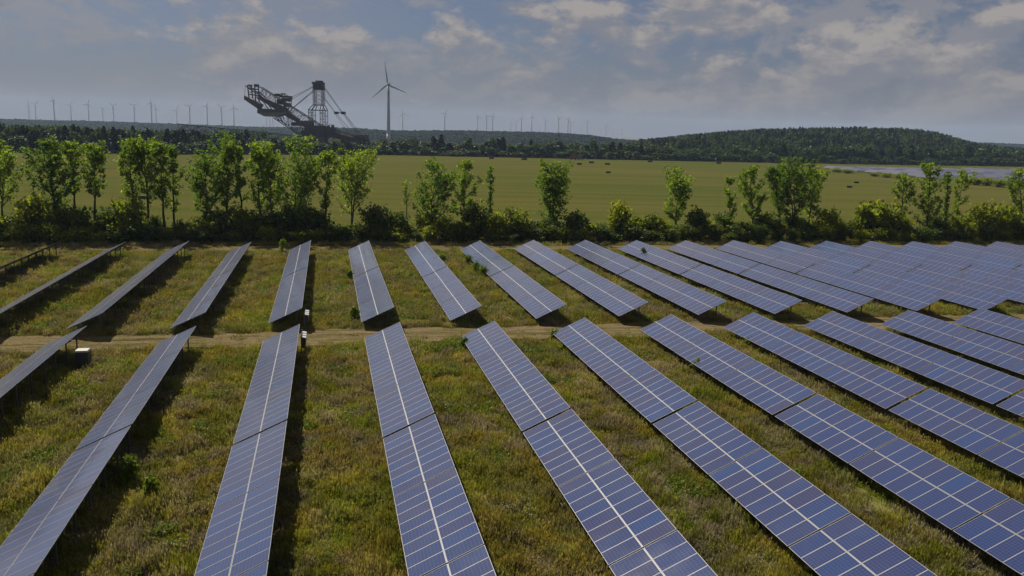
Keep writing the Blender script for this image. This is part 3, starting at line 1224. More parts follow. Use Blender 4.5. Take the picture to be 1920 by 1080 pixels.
def grass_clump(seed, nblade, rad, h, wid, heads=0.0):
    rng = np.random.default_rng(seed)
    V, F, T = [], [], []
    for i in range(nblade):
        a, r = rng.uniform(0, 6.28), rad*math.sqrt(rng.uniform(0, 1))
        p = np.array([math.cos(a)*r, math.sin(a)*r, -0.02])
        ld = rng.uniform(0, 6.28)
        hh = h*rng.uniform(0.55, 1.25)
        ln = hh*rng.uniform(0.1, 0.55)
        dvec = np.array([math.cos(ld), math.sin(ld), 0])
        sv = np.array([-math.sin(ld), math.cos(ld), 0])*wid*rng.uniform(0.6, 1.4)
        m = p+dvec*ln*0.35+np.array([0, 0, hh*0.6])
        e = p+dvec*ln+np.array([0, 0, hh])
        n = len(V)
        ti = rng.uniform(0.15, 0.85)
        V += [p-sv, p+sv, m+sv*0.8, m-sv*0.8, e]
        T += [ti]*5
        F += [(n, n+1, n+2), (n, n+2, n+3), (n+3, n+2, n+4)]
        if rng.uniform() < heads:
            n = len(V)
            w = sv/np.linalg.norm(sv)*0.035
            V += [e-w, e+w, e+np.array([0, 0, 0.13])+dvec*0.03]
            T += [0.95]*3
            F += [(n, n+1, n+2)]
    return cloud_mesh('grass_clump', np.array(V), np.array(F), [M['grass']], np.array(T))


CLUMPS = [grass_clump(40+i, 46, 0.42, (0.26, 0.34, 0.42, 0.30, 0.48, 0.22)[i], 0.020, (0, .15, .5, 0, .6, .1)[i]) for i in range(6)]
rng = np.random.default_rng(9)


def noise2(x, y, seed, n=10, f0=0.15):
    g = np.random.default_rng(seed)
    s = 0
    for i in range(n):
        a, f, ph = g.uniform(0, 6.28), f0*g.uniform(0.5, 3.0), g.uniform(0, 6.28)
        s = s+np.sin((x*math.cos(a)+y*math.sin(a))*f*6.28+ph)/math.sqrt(n)
    return s


def meadow_points(y0, y1, dens):
    # everything the camera sees of this strip, with some margin
    xa = min(ground(-70, 1150)[0], on_y(-70, 300, y1)[0])-2
    xb = on_y(1990, 300, y1)[0]+2
    n = int((xb-xa)*(y1-y0)*dens)
    x, y = rng.uniform(xa, xb, n), rng.uniform(y0, y1, n)
    lo, hi = on_y(-80, 540, 1.0)-CAM, on_y(2000, 540, 1.0)-CAM
    d = np.stack([x, y, np.zeros_like(x)], 1)-CAM
    w = d@fw
    uu = 960+FPX*(d@rt)/w
    vv = 540-FPX*(d@up)/w
    k = (uu > -70) & (uu < 1990) & (vv < 1150) & (w > 1)
    return x[k], y[k]


X1, Y1 = meadow_points(27, 82, 13.0)
X2, Y2 = meadow_points(82, 146, 7.0)
GX, GY = np.concatenate([X1, X2]), np.concatenate([Y1, Y2])
e1 = np.minimum(GY-TR1[0]-wob(GX, .3), TR1[1]+wob(GX, 2.5)-GY)
e2 = np.minimum(GY-TR2[0], TR2[1]-GY)
inside = np.maximum(e1, e2)
ridge_grass = (np.abs((GY-TR1[0])/(TR1[1]-TR1[0])-0.47) < 0.09)
pkeep = np.where(inside > 0.1, np.where(ridge_grass, 0.30, np.where(inside < 1.2, 0.5, 0.13)), np.where(inside > -0.5, 0.7, 1.0))
patch = noise2(GX, GY, 3, 12, 0.10)
pkeep = pkeep*np.clip(0.82+0.25*patch, 0.45, 1.0)
k = rng.uniform(0, 1, len(GX)) < pkeep
GX, GY, inside, patch = GX[k], GY[k], inside[k], patch[k]
hs = np.clip(0.85+0.36*noise2(GX, GY, 8, 12, 0.22)+rng.normal(0, 0.20, len(GX)), 0.3, 2.1)
rx = np.mod(GX, PITCH_ROW)                      # ungrazed growth along the low edges and posts of the tables
hs = np.where(rx > PITCH_ROW-0.7, hs*1.25, hs)
hs = np.where((rx < 1.2) | (rx > PITCH_ROW-0.45), np.minimum(hs, 1.05), hs)
hs = np.where((rx > 2.3) & (rx < 3.4), hs*0.8, hs)
hs = np.where(inside > 0.0, hs*0.35, hs)
ws = np.clip(rng.normal(1.0, 0.18, len(GX)), 0.6, 1.5)*np.where(inside > 0, 0.8, 1.0)*np.where(GY > 82, 1.25, 1.0)
scatter('meadow_grass', np.stack([GX, GY, np.zeros_like(GX)+0.0], 1), rng.uniform(0, 6.28, len(GX)), np.stack([ws, ws, hs], 1), CLUMPS,
        'dry summer meadow grass in green, ochre and mauve patches between the panels', 'grass')

# leafy green patches low in the meadow
HERB = []
for s in range(4):
    g = np.random.default_rng(860+s)
    n = 70
    c = g.normal(0, 1, (n, 3))*np.array([0.22, 0.22, 0.0])+np.array([0, 0, 0.05])
    c[:, 2] = g.uniform(0.05, 0.42, n)
    v, f, ti = leaf_quads(c, 0.10, g, g.uniform(0.1, 0.6, n))
    HERB.append(cloud_mesh('herb', v, f, [M['weed']], ti))
hx, hy = meadow_points(27, 131, 2.2)
hp = noise2(hx, hy, 21, 14, 0.12)
k = (hp > 0.75) & (rng.uniform(0, 1, len(hx)) < 0.75) & ((hy < TR1[0]-0.5) | (hy > TR1[1]+0.5))
hx, hy = hx[k], hy[k]
s_ = rng.uniform(0.7, 1.4, len(hx))
scatter('herb_patches', np.stack([hx, hy, np.zeros_like(hx)], 1), rng.uniform(0, 6.28, len(hx)), np.stack([s_, s_, s_], 1), HERB,
        'bright green leafy herbs spreading in patches through the meadow', 'herbs')

# white flowers
FL = []
for s in range(3):
    g = np.random.default_rng(880+s)
    b = MB()
    for i in range(5):
        x, y, z = g.normal(0, .22), g.normal(0, .22), g.uniform(.38, .62)
        q = 0.017
        b.quad((x-q, y-q, z), (x+q, y-q, z), (x+q, y+q, z+.01), (x-q, y+q, z+.01))
        b.beam((x, y, 0), (x, y, z-.005), 0.006)
    FL.append(b.mesh('flower', [M['flower']]))
fx_, fy_ = meadow_points(28, 58, 0.5)
fp = noise2(fx_, fy_, 31, 10, 0.10)
k = fp > 1.5
gx, gy = fx_[k], fy_[k]
c0 = ground(985, 950)
gx = np.concatenate([gx, c0[0]+rng.normal(0, 0.9, 12)])
gy = np.concatenate([gy, c0[1]+rng.normal(0, 0.8, 12)])
scatter('wildflowers', np.stack([gx, gy, np.zeros_like(gx)], 1), rng.uniform(0, 6.28, len(gx)), np.ones((len(gx), 3)), FL,
        'scattered tiny white wildflowers in the meadow grass', 'flowers')


# ------------------------------------------------------------------ trees beyond the field
def far_tree_mesh(seed, conifer, nleaf=420):
    g = np.random.default_rng(seed)
    b = MB()
    h = 10.0
    b.tube((0, 0, -0.2), (0, 0, h*0.9), 0.22, 0.04, 5)
    tv, tf = np.array(b.v), b.f
    if conifer:
        t = g.uniform(0.18, 1.0, nleaf)
        r = (1-t)**0.75*2.3*g.uniform(0.3, 1.0, nleaf)**0.5+0.1
        a = g.uniform(0, 6.28, nleaf)
        c = np.stack([r*np.cos(a), r*np.sin(a), t*h], 1)
        size = 0.95
    else:
        lobes = []
        for i in range(13):
            tt = g.uniform(0.22, 0.92)
            rr = math.sin(math.pi*min(0.97, tt*0.95+0.05))**0.7*2.9*g.uniform(0.25, 0.95)
            aa = g.uniform(0, 6.28)
            lobes.append((rr*math.cos(aa), rr*math.sin(aa), tt*h*0.94))
        lobes = np.array(lobes)
        c = lobes[g.integers(0, len(lobes), nleaf)]+np.clip(g.normal(0, 0.72, (nleaf, 3)), -1.7, 1.7)
        c[:, 2] = np.clip(c[:, 2], 0.4, h)
        size = 1.0
    tint = np.clip(0.5+g.normal(0, 0.2, nleaf), 0, 1)
    v, f, ti = leaf_quads(c, size, g, tint)
    n = len(v)
    me = bpy.data.meshes.new('distant_tree')
    faces = [tuple(x) for x in f]+[tuple(n+i for i in q) for q in tf]
    me.from_pydata([tuple(x) for x in v]+[tuple(x) for x in tv], [], faces)
    me.materials.append(M['leaf_pine' if conifer else 'leaf_far'])
    me.materials.append(M['bark'])
    me.polygons.foreach_set('material_index', [0]*len(f)+[1]*len(tf))
    at = me.attributes.new('tint', 'FLOAT', 'POINT')
    at.data.foreach_set('value', np.concatenate([ti, np.zeros(len(tv))]).astype(np.float32))
    me.update()
    return me


DECI = [far_tree_mesh(300+i, False) for i in range(6)]
CONI = [far_tree_mesh(330+i, True) for i in range(4)]
rs = random.Random(5)
cnt = {}


def far_tree(u, vt, Y, hw_px, conifer, belt, z0=0.0):
    p = on_y(u, vt, Y)
    h = p[2]-z0
    if h < 2:
        return
    me = rs.choice(CONI if conifer else DECI)
    o = link_obj('distant_tree', me, None, (p[0], Y, z0), (0, 0, rs.uniform(0, 6.28)))
    w = hw_px*Y/FPX/(2.2 if conifer else 2.9)
    o.scale = (w, w, h/10.0)
    key = (belt, conifer)
    cnt[key] = cnt.get(key, 0)+1
    tag(o, '%s, %s from left %s' % ('dark conifer' if conifer else 'leafy tree', ordinal(cnt[key]), belt), 'tree', 'trees beyond the field')


def far_row(u0, u1, vt, jit, dv, step, hw, pc, belt, back):
    u = u0
    while u < u1:
        v = np.interp(u, [a for a, _ in vt], [b for _, b in vt]) + rs.uniform(-jit, jit)
        x = on_y(u, 290, 600)[0]
        Y = float(field_y(x)) + back + rs.uniform(0, 14)
        far_tree(u, v, Y, hw*rs.uniform(0.8, 1.25), rs.random() < pc, belt)
        u += step*rs.uniform(0.7, 1.3)


far_row(-20, 490, [(-20, 232), (60, 236), (200, 240), (330, 246), (480, 246)], 6, 0, 9, 9, 0.55, 'in the dark wood at upper left', 22)
far_row(-20, 560, [(-20, 250), (200, 262), (350, 264), (560, 262)], 5, 0, 15, 11, 0.25, 'along the left field edge', 6)
far_row(560, 700, [(560, 272), (640, 266), (700, 274)], 5, 0, 11, 12, 0.0, 'below the excavator', 6)
far_row(690, 1190, [(690, 266), (740, 258), (800, 262), (880, 262), (1000, 268), (1190, 268)], 9, 0, 12, 11, 0.35, 'in the middle tree belt', 16)
far_row(690, 1190, [(690, 280), (900, 279), (1190, 284)], 5, 0, 15, 11, 0.0, 'fringing the middle tree belt', 5)
far_row(1180, 1960, [(1180, 270), (1300, 275), (1500, 274), (1700, 277), (1960, 282)], 6, 0, 14, 13, 0.1, 'under the wooded hill', 22)
far_row(1180, 1960, [(1180, 286), (1400, 290), (1700, 296), (1960, 300)], 5, 0, 17, 12, 0.0, 'at the hill foot beside the field', 5)
# the wood on the hill reads as one mass
n = 7000
hx, hy = rng.uniform(170, 1000, n), rng.uniform(740, 1230, n)
hz = hill_z(hx, hy)
k = (hz > 0.6)
hx, hy, hz = hx[k], hy[k], hz[k]
h_ = rng.uniform(0.95, 1.5, len(hx))
w_ = rng.uniform(0.9, 1.45, len(hx))
scatter('hill_wood', np.stack([hx, hy, hz], 1), rng.uniform(0, 6.28, len(hx)), np.stack([w_, w_, h_], 1), CONI+DECI[:3],
        'dark mixed wood covering the low hill at right', 'wood')
# continuous low wood behind the belts so that no bare ground shows
ex_y = on_depth(600, horizon(600), 640.0)[1]
n = 4600
wx = rng.uniform(-360, 1000, n)
wy = field_y(wx)+rng.uniform(14, 190, n)
k = ~((np.abs(wx-25) < 16) & (np.abs(wy-ex_y) < 14))
wx, wy = wx[k], wy[k]
h_ = np.interp(wx, [-200, -90, -40, 30, 60, 250, 330, 900], [1.45, 1.3, 0.95, 0.75, 0.65, 0.72, 0.9, 0.95])*rng.uniform(0.75, 1.1, len(wx))
w_ = rng.uniform(0.8, 1.2, len(wx))
scatter('belt_wood', np.stack([wx, wy, np.zeros_like(wx)], 1), rng.uniform(0, 6.28, len(wx)), np.stack([w_, w_, h_], 1), DECI[:3]+CONI[:1],
        'low wood filling the ground behind the field-edge trees', 'wood')


# ------------------------------------------------------------------ wind turbines
def turbine(foot, hub_h, blade, angle, yaw, label, group, seg=14):
    t = link_obj('wind_turbine', None, None, tuple(foot), (0, 0, yaw))
    b = MB()
    r_b, r_t = hub_h*0.036, hub_h*0.017
    for i in range(6):
        z0, z1 = hub_h*i/6, hub_h*(i+1)/6
        b.tube((0, 0, z0 - (1 if i == 0 else 0)), (0, 0, z1), r_b+(r_t-r_b)*i/6, r_b+(r_t-r_b)*(i+1)/6, seg, 0, i in (0, 5))
    link_obj('tower', b.mesh('tower', [M['turbine']], True), t)
    s = hub_h/80.0
    b = MB()
    b.hexa([(-1.6*s, -2.2*s, -1.2*s), (1.6*s, -2.2*s, -1.2*s), (1.3*s, 5.5*s, -0.9*s), (-1.3*s, 5.5*s, -0.9*s),
            (-1.5*s, -2.2*s, 1.9*s), (1.5*s, -2.2*s, 1.9*s), (1.1*s, 5.5*s, 1.5*s), (-1.1*s, 5.5*s, 1.5*s)])
    link_obj('nacelle', b.mesh('nacelle', [M['turbine']]), t, (0, 0, hub_h+1.0*s))
    b = MB()
    b.tube((0, -2.3*s, 0), (0, -3.6*s, 0), 1.5*s, 1.3*s, 10)
    b.tube((0, -3.6*s, 0), (0, -4.6*s, 0), 1.3*s, 0.4*s, 10)
    hub = link_obj('hub', b.mesh('hub', [M['turbine']], True), t, (0, 0, hub_h+1.0*s))
    for i in range(3):
        b = MB()
        st = [(0.0, 0.75, 0.75), (0.08, 0.9, 0.6), (0.2, 1.55, 0.38), (0.45, 1.1, 0.24), (0.75, 0.68, 0.14), (0.96, 0.36, 0.08), (1.0, 0.10, 0.04)]
        for (t0, c0_, d0), (t1, c1_, d1) in zip(st, st[1:]):
            z0, z1 = t0*blade, t1*blade
            c0_, c1_, d0, d1 = c0_*s, c1_*s, d0*s, d1*s
            b.hexa([(-c0_*.6, -d0, z0), (c0_, -d0*.3, z0), (c0_, d0*.3, z0), (-c0_*.6, d0, z0), (-c1_*.6, -d1, z1), (c1_, -d1*.3, z1), (c1_, d1*.3, z1), (-c1_*.6, d1, z1)])
        link_obj('blade', b.mesh('blade', [M['turbine']]), hub, (0, -3.1*s, 0), (0, angle+i*2*math.pi/3, 0))
    return tag(t, label, 'wind turbine', group)


def place_turbine(u, v_hub, hub_h, blade_px, ang, yaw, label, group):
    D = (hub_h-CAM[2])*FPX/max(6.0, horizon(u)-v_hub)
    D = min(D, 6200.0)
    p = on_depth(u, v_hub, D)
    turbine((p[0], p[1], 0), p[2]-hub_h/80.0, blade_px*D/FPX, ang, yaw, label, group, 10)


D = (80-CAM[2])*FPX/(horizon(728)-158)
p = on_depth(728.5, 158.5, D)
turbine((p[0], p[1], 0), p[2]-1.0, 41.5*D/FPX, R(-8.5), R(-28), 'large white wind turbine standing right of the excavator', 'wind turbines', 24)
FT = [(53, 197), (65.5, 195.5), (100, 189), (132, 197), (165, 195), (192, 204), (212, 198), (251, 198), (283, 194), (292, 204), (331, 207), (355, 199), (388, 199), (415, 201), (438, 202),
      (755, 213.6), (834, 213), (896, 221), (913, 218), (924, 217), (957, 229), (968, 229), (978, 220), (997.5, 219), (1023, 227), (1048, 222), (1065.6, 223), (1070, 230), (1091, 242), (1101.6, 227), (1136.5, 235), (1149.4, 244), (1165.4, 242),
      (499, 214), (506, 215), (511.5, 216), (1012, 241)]
rs = random.Random(31)
left_n = right_n = 0
for u, v in sorted(FT):
    hidden = 495 < u < 515
    if u < 450:
        left_n += 1
        lab = 'small distant wind turbine, %s from left on the left horizon' % ordinal(left_n)
    elif hidden:
        lab = 'thin far turbine tower showing under the excavator ballast box, at %s' % {499: 'left', 506: 'middle', 511: 'right'}[int(u)]
    else:
        right_n += 1
        lab = 'small distant wind turbine, %s from the big turbine rightwards' % ordinal(right_n)
    place_turbine(u, v, 100, 7 if hidden else (11.5 if v < 215 else 9.5), rs.uniform(0, 2.1), R(rs.uniform(-40, 20)), lab, 'wind turbines on the horizon')


# ------------------------------------------------------------------ bucket-wheel excavator
EXD = 640.0
ex_o = on_depth(600, horizon(600), EXD)
EXX = np.array([math.cos(YAW), -math.sin(YAW)])          # machine runs across the view
EXF = np.array([math.sin(YAW), math.cos(YAW)])
PX = EXD/FPX


def E3(u, v, d=0.0):
    """point of the machine seen at pixel (u, v), d metres deeper; local to the machine's foot"""
    x = (u-600)*PX
    z = (horizon(600)+(u-600)*0.0-v)*PX + CAM[2]
    return Vector((x, d, z))


exc = link_obj('bucket_wheel_excavator', None, None, (ex_o[0], ex_o[1], 0), (0, 0, -YAW))
tag(exc, 'huge rusty bucket-wheel excavator with lattice boom and tall mast behind the field', 'excavator')


def truss(b, a0, a1, c0, c1, n, w, wd, d0, d1, mi=0):
    """lattice box girder between chords a0-a1 (upper) and c0-c1 (lower), with two faces at depth d0, d1"""
    rows_ = []
    for dd in (d0, d1):
        A = [Vector(a0)+(Vector(a1)-Vector(a0))*i/n+Vector((0, dd, 0)) for i in range(n+1)]
        C = [Vector(c0)+(Vector(c1)-Vector(c0))*i/n+Vector((0, dd, 0)) for i in range(n+1)]
        rows_.append((A, C))
        b.beam(A[0], A[-1], w, w, mi)
        b.beam(C[0], C[-1], w, w, mi)
        for i in range(n+1):
            b.beam(A[i], C[i], wd, wd, mi)
            if i < n:
                b.beam(A[i] if i % 2 else C[i], C[i+1] if i % 2 else A[i+1], wd, wd, mi)
    for i in range(n+1):
        b.beam(rows_[0][0][i], rows_[1][0][i], wd, wd, mi)
        b.beam(rows_[0][1][i], rows_[1][1][i], wd, wd, mi)
        if i < n:
            b.beam(rows_[0][0][i], rows_[1][0][i+1], wd*.8, wd*.8, mi)


def part(name, b, mats, parent=exc, label=None):
    o = link_obj(name, b.mesh(name, mats), parent)
    if label:
        o['label'] = label
    return o


W4 = 4.5
# ballast boom: the long lattice girder rising to the left
b = MB()
truss(b, E3(491, 168), E3(607, 238), E3(486, 186), E3(588, 246), 16, 0.5, 0.24, -W4, W4)
truss(b, E3(486, 188), E3(590, 248), E3(516, 224), E3(568, 256), 9, 0.5, 0.28, -W4, W4)
boom = part('ballast_boom', b, [M['rust']])
b = MB()
for (a, c) in (((470, 166), (472, 190)), ((483, 164), (484, 196)), ((466, 167), (486, 181)), ((472, 172), (484, 172)), ((471, 182), (486, 184)), ((484, 176), (500, 190))):
    for dd in (-W4, W4):
        b.beam(E3(*a, dd), E3(*c, dd), 0.75)
for q in ((470, 166), (483, 164), (471, 178), (484, 180)):
    b.beam(E3(*q, -W4), E3(*q, W4), 0.5)
b.hexa([E3(469, 167, -3), E3(473.5, 167, -3), E3(473.5, 167, 3), E3(469, 167, 3), E3(469, 164.4, -3), E3(473.5, 164.4, -3), E3(473.5, 164.4, 3), E3(469, 164.4, 3)])
b.hexa([E3(480.5, 168, -3), E3(486, 168, -3), E3(486, 168, 3), E3(480.5, 168, 3), E3(480.5, 163.5, -3), E3(486, 163.5, -3), E3(486, 163.5, 3), E3(480.5, 163.5, 3)])
b.tube(E3(465.5, 168, -W4), E3(463.5, 184, -W4), 0.12, 0.12, 4)
part('boom_end_frame', b, [M['darksteel']], boom)
b = MB()   # wedge walkway along the underside
b.hexa([E3(462.5, 191.5, -W4-.5), E3(488, 208.5, -W4-.5), E3(488, 208.5, W4+.5), E3(462.5, 191.5, W4+.5), E3(463.5, 184.5, -W4-.5), E3(492, 199, -W4-.5), E3(492, 199, W4+.5), E3(463.5, 184.5, W4+.5)])
part('boom_end_plate', b, [M['ballast']], boom)
b = MB()
b.hexa([E3(500, 221.5, -6), E3(524, 221, -6), E3(524, 221, 6), E3(500, 221.5, 6), E3(487, 215.5, -6), E3(547, 213, -6), E3(547, 213, 6), E3(487, 215.5, 6)], 1)
b.hexa([E3(487, 215.4, -6.01), E3(547, 212.9, -6.01), E3(547, 212.9, 6.01), E3(487, 215.4, 6.01), E3(488, 207, -6.01), E3(540, 209, -6.01), E3(540, 209, 6.01), E3(488, 207, 6.01)], 0)
part('ballast_box', b, [M['ballast'], M['paleplate']], exc, 'grey ballast box hanging under the boom')
b = MB()   # dark plate girders inside the boom
b.hexa([E3(486, 190, -2.5), E3(535, 212, -2.5), E3(535, 212, 2.5), E3(486, 190, 2.5), E3(489, 184, -2.5), E3(541, 206, -2.5), E3(541, 206, 2.5), E3(489, 184, 2.5)])
b.hexa([E3(540, 222, -3), E3(560, 231, -3), E3(560, 231, 3), E3(540, 222, 3), E3(541, 212, -3), E3(562, 224, -3), E3(562, 224, 3), E3(541, 212, 3)])
part('belt_girder', b, [M['rust']], boom)
b = MB()   # winch platform on the boom
for (u0_, v0_, u1_, v1_, d_) in ((518, 184, 527, 179.5, 3), (528, 186, 547, 183, 3.5), (531, 193, 546, 187, 3), (522, 198, 533, 190, 3), (534, 203, 545, 196, 2.5)):
    b.hexa([E3(u0_, v0_, -d_), E3(u1_, v0_, -d_), E3(u1_, v0_, d_), E3(u0_, v0_, d_), E3(u0_, v1_, -d_), E3(u1_, v1_, -d_), E3(u1_, v1_, d_), E3(u0_, v1_, d_)])
for (a, c) in (((520, 185), (520, 200)), ((527, 181), (531, 204)), ((533, 178), (533, 200)), ((546, 184), (544, 210)), ((533, 178), (526, 184)), ((533, 178), (541, 184)), ((541, 184), (549, 187)), ((540, 184), (530, 198))):
    for dd in (-3.5, 3.5):
        b.beam(E3(*a, dd), E3(*c, dd), 0.45)
part('winch_platform', b, [M['darksteel']], boom)
# mast
b = MB()
for (ul, ur, vb, vt_) in ((581.5, 589.5, 238, 207), (603, 612.5, 240, 207)):
    truss(b, E3(ul, vt_), E3(ul, vb), E3(ur, vt_), E3(ur, vb), 6, 0.36, 0.2, -W4, W4)
for s0, s1 in (((581.5, 207), (590, 198)), ((589.5, 207), (592.5, 198)), ((612.5, 207), (607.5, 198)), ((603, 207), (605.5, 198)), ((582, 207.5), (612, 207.5)), ((590, 198), (607.5, 198))):
    for dd in (-W4, W4):
        b.beam(E3(*s0, dd), E3(*s1, dd), 0.5)
truss(b, E3(589.5, 170), E3(590, 198), E3(592.3, 170), E3(592.6, 198), 5, 0.30, 0.16, -W4+1, W4-1)
truss(b, E3(605.5, 170), E3(605.6, 198), E3(608, 170), E3(608, 198), 5, 0.30, 0.16, -W4+1, W4-1)
for i in range(4):
    v0_, v1_ = 198-i*7, 191-i*7
    for dd in (-W4+1, W4-1):
        b.beam(E3(592.5, v0_, dd), E3(605.5, v1_, dd), 0.16)
        b.beam(E3(605.5, v0_, dd), E3(592.5, v1_, dd), 0.16)
mast = part('mast', b, [M['rust']])
b = MB()
for (u0_, v0_, u1_, v1_, d_) in ((589.5, 169.5, 593.5, 158, 3.6), (595, 169, 602, 160, 3.2), (604, 170, 608.3, 157.5, 3.6), (588, 160, 608, 156.5, 3.8), (594, 156, 606, 153.8, 2.2), (590, 170.4, 608.4, 168.6, 3.8)):
    b.hexa([E3(u0_, v0_, -d_), E3(u1_, v0_, -d_), E3(u1_, v0_, d_), E3(u0_, v0_, d_), E3(u0_, v1_, -d_), E3(u1_, v1_, -d_), E3(u1_, v1_, d_), E3(u0_, v1_, d_)])
part('mast_head', b, [M['darksteel']], mast)
for (a, c, r_) in (((588.5, 165.5), (547.5, 186), .20), ((589, 166.5), (547, 190.5), .20), ((590, 168.5), (545, 207), .22), ((591, 170.5), (540, 211.5), .26),
                   ((609, 162.5), (645, 212), .20), ((609.5, 166), (642, 211), .20), ((609.5, 183), (631, 211), .17), ((610, 186), (629.5, 212), .17),
                   ((645, 212), (673.5, 248), .26), ((642, 212), (671, 251), .26), ((631, 212), (666, 251), .2), ((629.5, 213), (655, 248), .17)):
    dd = W4-2 if r_ > .2 else -W4+2
    b = MB()
    b.tube(E3(*a, dd), E3(*c, dd), r_*0.8, r_*0.8, 6)
    part('stay_cable', b, [M['darksteel']])
b = MB()
b.hexa([E3(628.5, 213.5, -3), E3(634, 213.5, -3), E3(634, 213.5, 3), E3(628.5, 213.5, 3), E3(628.5, 209.3, -3), E3(634, 209.3, -3), E3(634, 209.3, 3), E3(628.5, 209.3, 3)])
b.hexa([E3(641, 213.5, -3), E3(647, 213.5, -3), E3(647, 213.5, 3), E3(641, 213.5, 3), E3(641, 208.8, -3), E3(647, 208.8, -3), E3(647, 208.8, 3), E3(641, 208.8, 3)])
b.beam(E3(634, 211), E3(641, 211), 0.5)
part('cable_yoke', b, [M['darksteel']])
# machine body
b = MB()
for (u0_, v0_, u1_, v1_, d_, mi) in ((549, 237, 572, 230.5, 5, 0), (566, 236, 586, 227.5, 5.5, 0), (575, 250, 611, 236, 7, 1), (567, 256, 580, 246, 6, 1), (586, 262, 612, 249.8, 6.5, 1), (611, 254, 626, 240, 6, 1),
                                  (578, 266, 611, 256.5, 7.5, 0), (614, 241, 618, 235, 2, 0), (622, 242, 626, 233.5, 2, 0), (607, 240.5, 632, 237.8, 3, 0)):
    b.hexa([E3(u0_, v0_, -d_), E3(u1_, v0_, -d_), E3(u1_, v0_, d_), E3(u0_, v0_, d_), E3(u0_, v1_, -d_), E3(u1_, v1_, -d_), E3(u1_, v1_, d_), E3(u0_, v1_, d_)], mi)
rr_ = random.Random(4)
for i in range(46):
    u_, v_ = rr_.uniform(552, 626), rr_.uniform(234, 262)
    dd = rr_.choice((-7.6, -6.4, 6.5))
    b.beam(E3(u_, v_, dd), E3(u_+rr_.uniform(-9, 9), v_-rr_.uniform(1, 8), dd), 0.35, 0.35, 0)
body = part('machine_house', b, [M['rust'], M['darksteel']])
b = MB()
b.hexa([E3(586, 262, -6.6), E3(593, 262, -6.6), E3(593, 262, -6.55), E3(586, 262, -6.55), E3(586, 257.5, -6.8), E3(593, 257.5, -6.8), E3(593, 257.5, -6.7), E3(586, 257.5, -6.7)])
b.hexa([E3(595, 261, -7.7), E3(606, 261, -7.7), E3(606, 261, -7.55), E3(595, 261, -7.55), E3(595, 259, -7.7), E3(606, 259, -7.7), E3(606, 259, -7.55), E3(595, 259, -7.55)])
part('cabin_panel', b, [M['paleplate']], body)
b = MB()
b.tube(E3(598, 271), E3(598, 266), 9.5, 10.5, 20)
part('turntable', b, [M['darksteel']])
b = MB()
zb = E3(598, 271).z
b.hexa([Vector((-7, -7, 2.5)), Vector((5.5, -7, 2.5)), Vector((5.5, 7, 2.5)), Vector((-7, 7, 2.5)), Vector((-5, -6, zb)), Vector((4, -6, zb)), Vector((4, 6, zb)), Vector((-5, 6, zb))])
part('undercarriage', b, [M['rust']])
for sx in (-7.5, 5.5):
    for sy in (-6, 6):
        b = MB()
        pr = [(-4.5, .9), (-3.6, 0), (3.6, 0), (4.5, .9), (4.2, 2.6), (-4.2, 2.6)]
        n_ = len(b.v)
        for dy in (-1.6, 1.6):
            b.v += [(sx+x_, sy+dy, z_) for x_, z_ in pr]
        b.f += [tuple(range(n_, n_+6)), tuple(reversed(range(n_+6, n_+12)))]+[(n_+i, n_+6+i, n_+6+(i+1) % 6, n_+(i+1) % 6) for i in range(6)]
        b.m += [0]*8
        part('crawler_track', b, [M['black']])
# bucket-wheel boom to the right, low
b = MB()
truss(b, E3(612, 238), E3(684, 255), E3(614, 254), E3(682, 268), 10, 0.6, 0.32, -W4+1, W4-1)
b.hexa([E3(612, 252, -2.5), E3(676, 266, -2.5), E3(676, 266, 2.5), E3(612, 252, 2.5), E3(612, 244, -2.5), E3(680, 259, -2.5), E3(680, 259, 2.5), E3(612, 244, 2.5)])
wb = part('wheel_boom', b, [M['rust']])
b = MB()
b.hexa([E3(661, 262, -3), E3(692, 262, -3), E3(692, 262, 3), E3(661, 262, 3), E3(668, 250, -3), E3(690, 250, -3), E3(690, 250, 3), E3(668, 250, 3)])
part('wheel_drive_house', b, [M['darksteel']], wb)
b = MB()
wc = E3(684, 266)
rw = 4.3
for i in range(24):
    a0, a1 = 2*math.pi*i/24, 2*math.pi*(i+1)/24
    ring = []
    for dy in (-1.5, 1.5):
        for r_ in (rw*0.72, rw):
            for a in (a0, a1):
                ring.append(wc+Vector((math.cos(a)*r_, dy-3.4, math.sin(a)*r_)))
    b.hexa([ring[0], ring[1], ring[3], ring[2], ring[4], ring[5], ring[7], ring[6]])
for i in range(8):
    a = 2*math.pi*i/8
    b.beam(wc+Vector((0, -3.4, 0)), wc+Vector((math.cos(a)*rw*.8, -3.4, math.sin(a)*rw*.8)), .6)
wheel = part('bucket_wheel', b, [M['darksteel']])
for i in range(12):
    a = 2*math.pi*i/12+.1
    ca, sa = Vector((math.cos(a), 0, math.sin(a))), Vector((-math.sin(a), 0, math.cos(a)))
    o_ = wc+Vector((0, -3.4, 0))+ca*rw
    b = MB()
    b.hexa([o_-sa*.7+Vector((0, -1.2, 0)), o_+sa*.7+Vector((0, -1.2, 0)), o_+sa*.7+Vector((0, 1.2, 0)), o_-sa*.7+Vector((0, 1.2, 0)),
            o_-sa*.3+ca*1.3+Vector((0, -1, 0)), o_+sa*.9+ca*1.0+Vector((0, -1, 0)), o_+sa*.9+ca*1.0+Vector((0, 1, 0)), o_-sa*.3+ca*1.3+Vector((0, 1, 0))])
    part('bucket', b, [M['rust']], wheel)
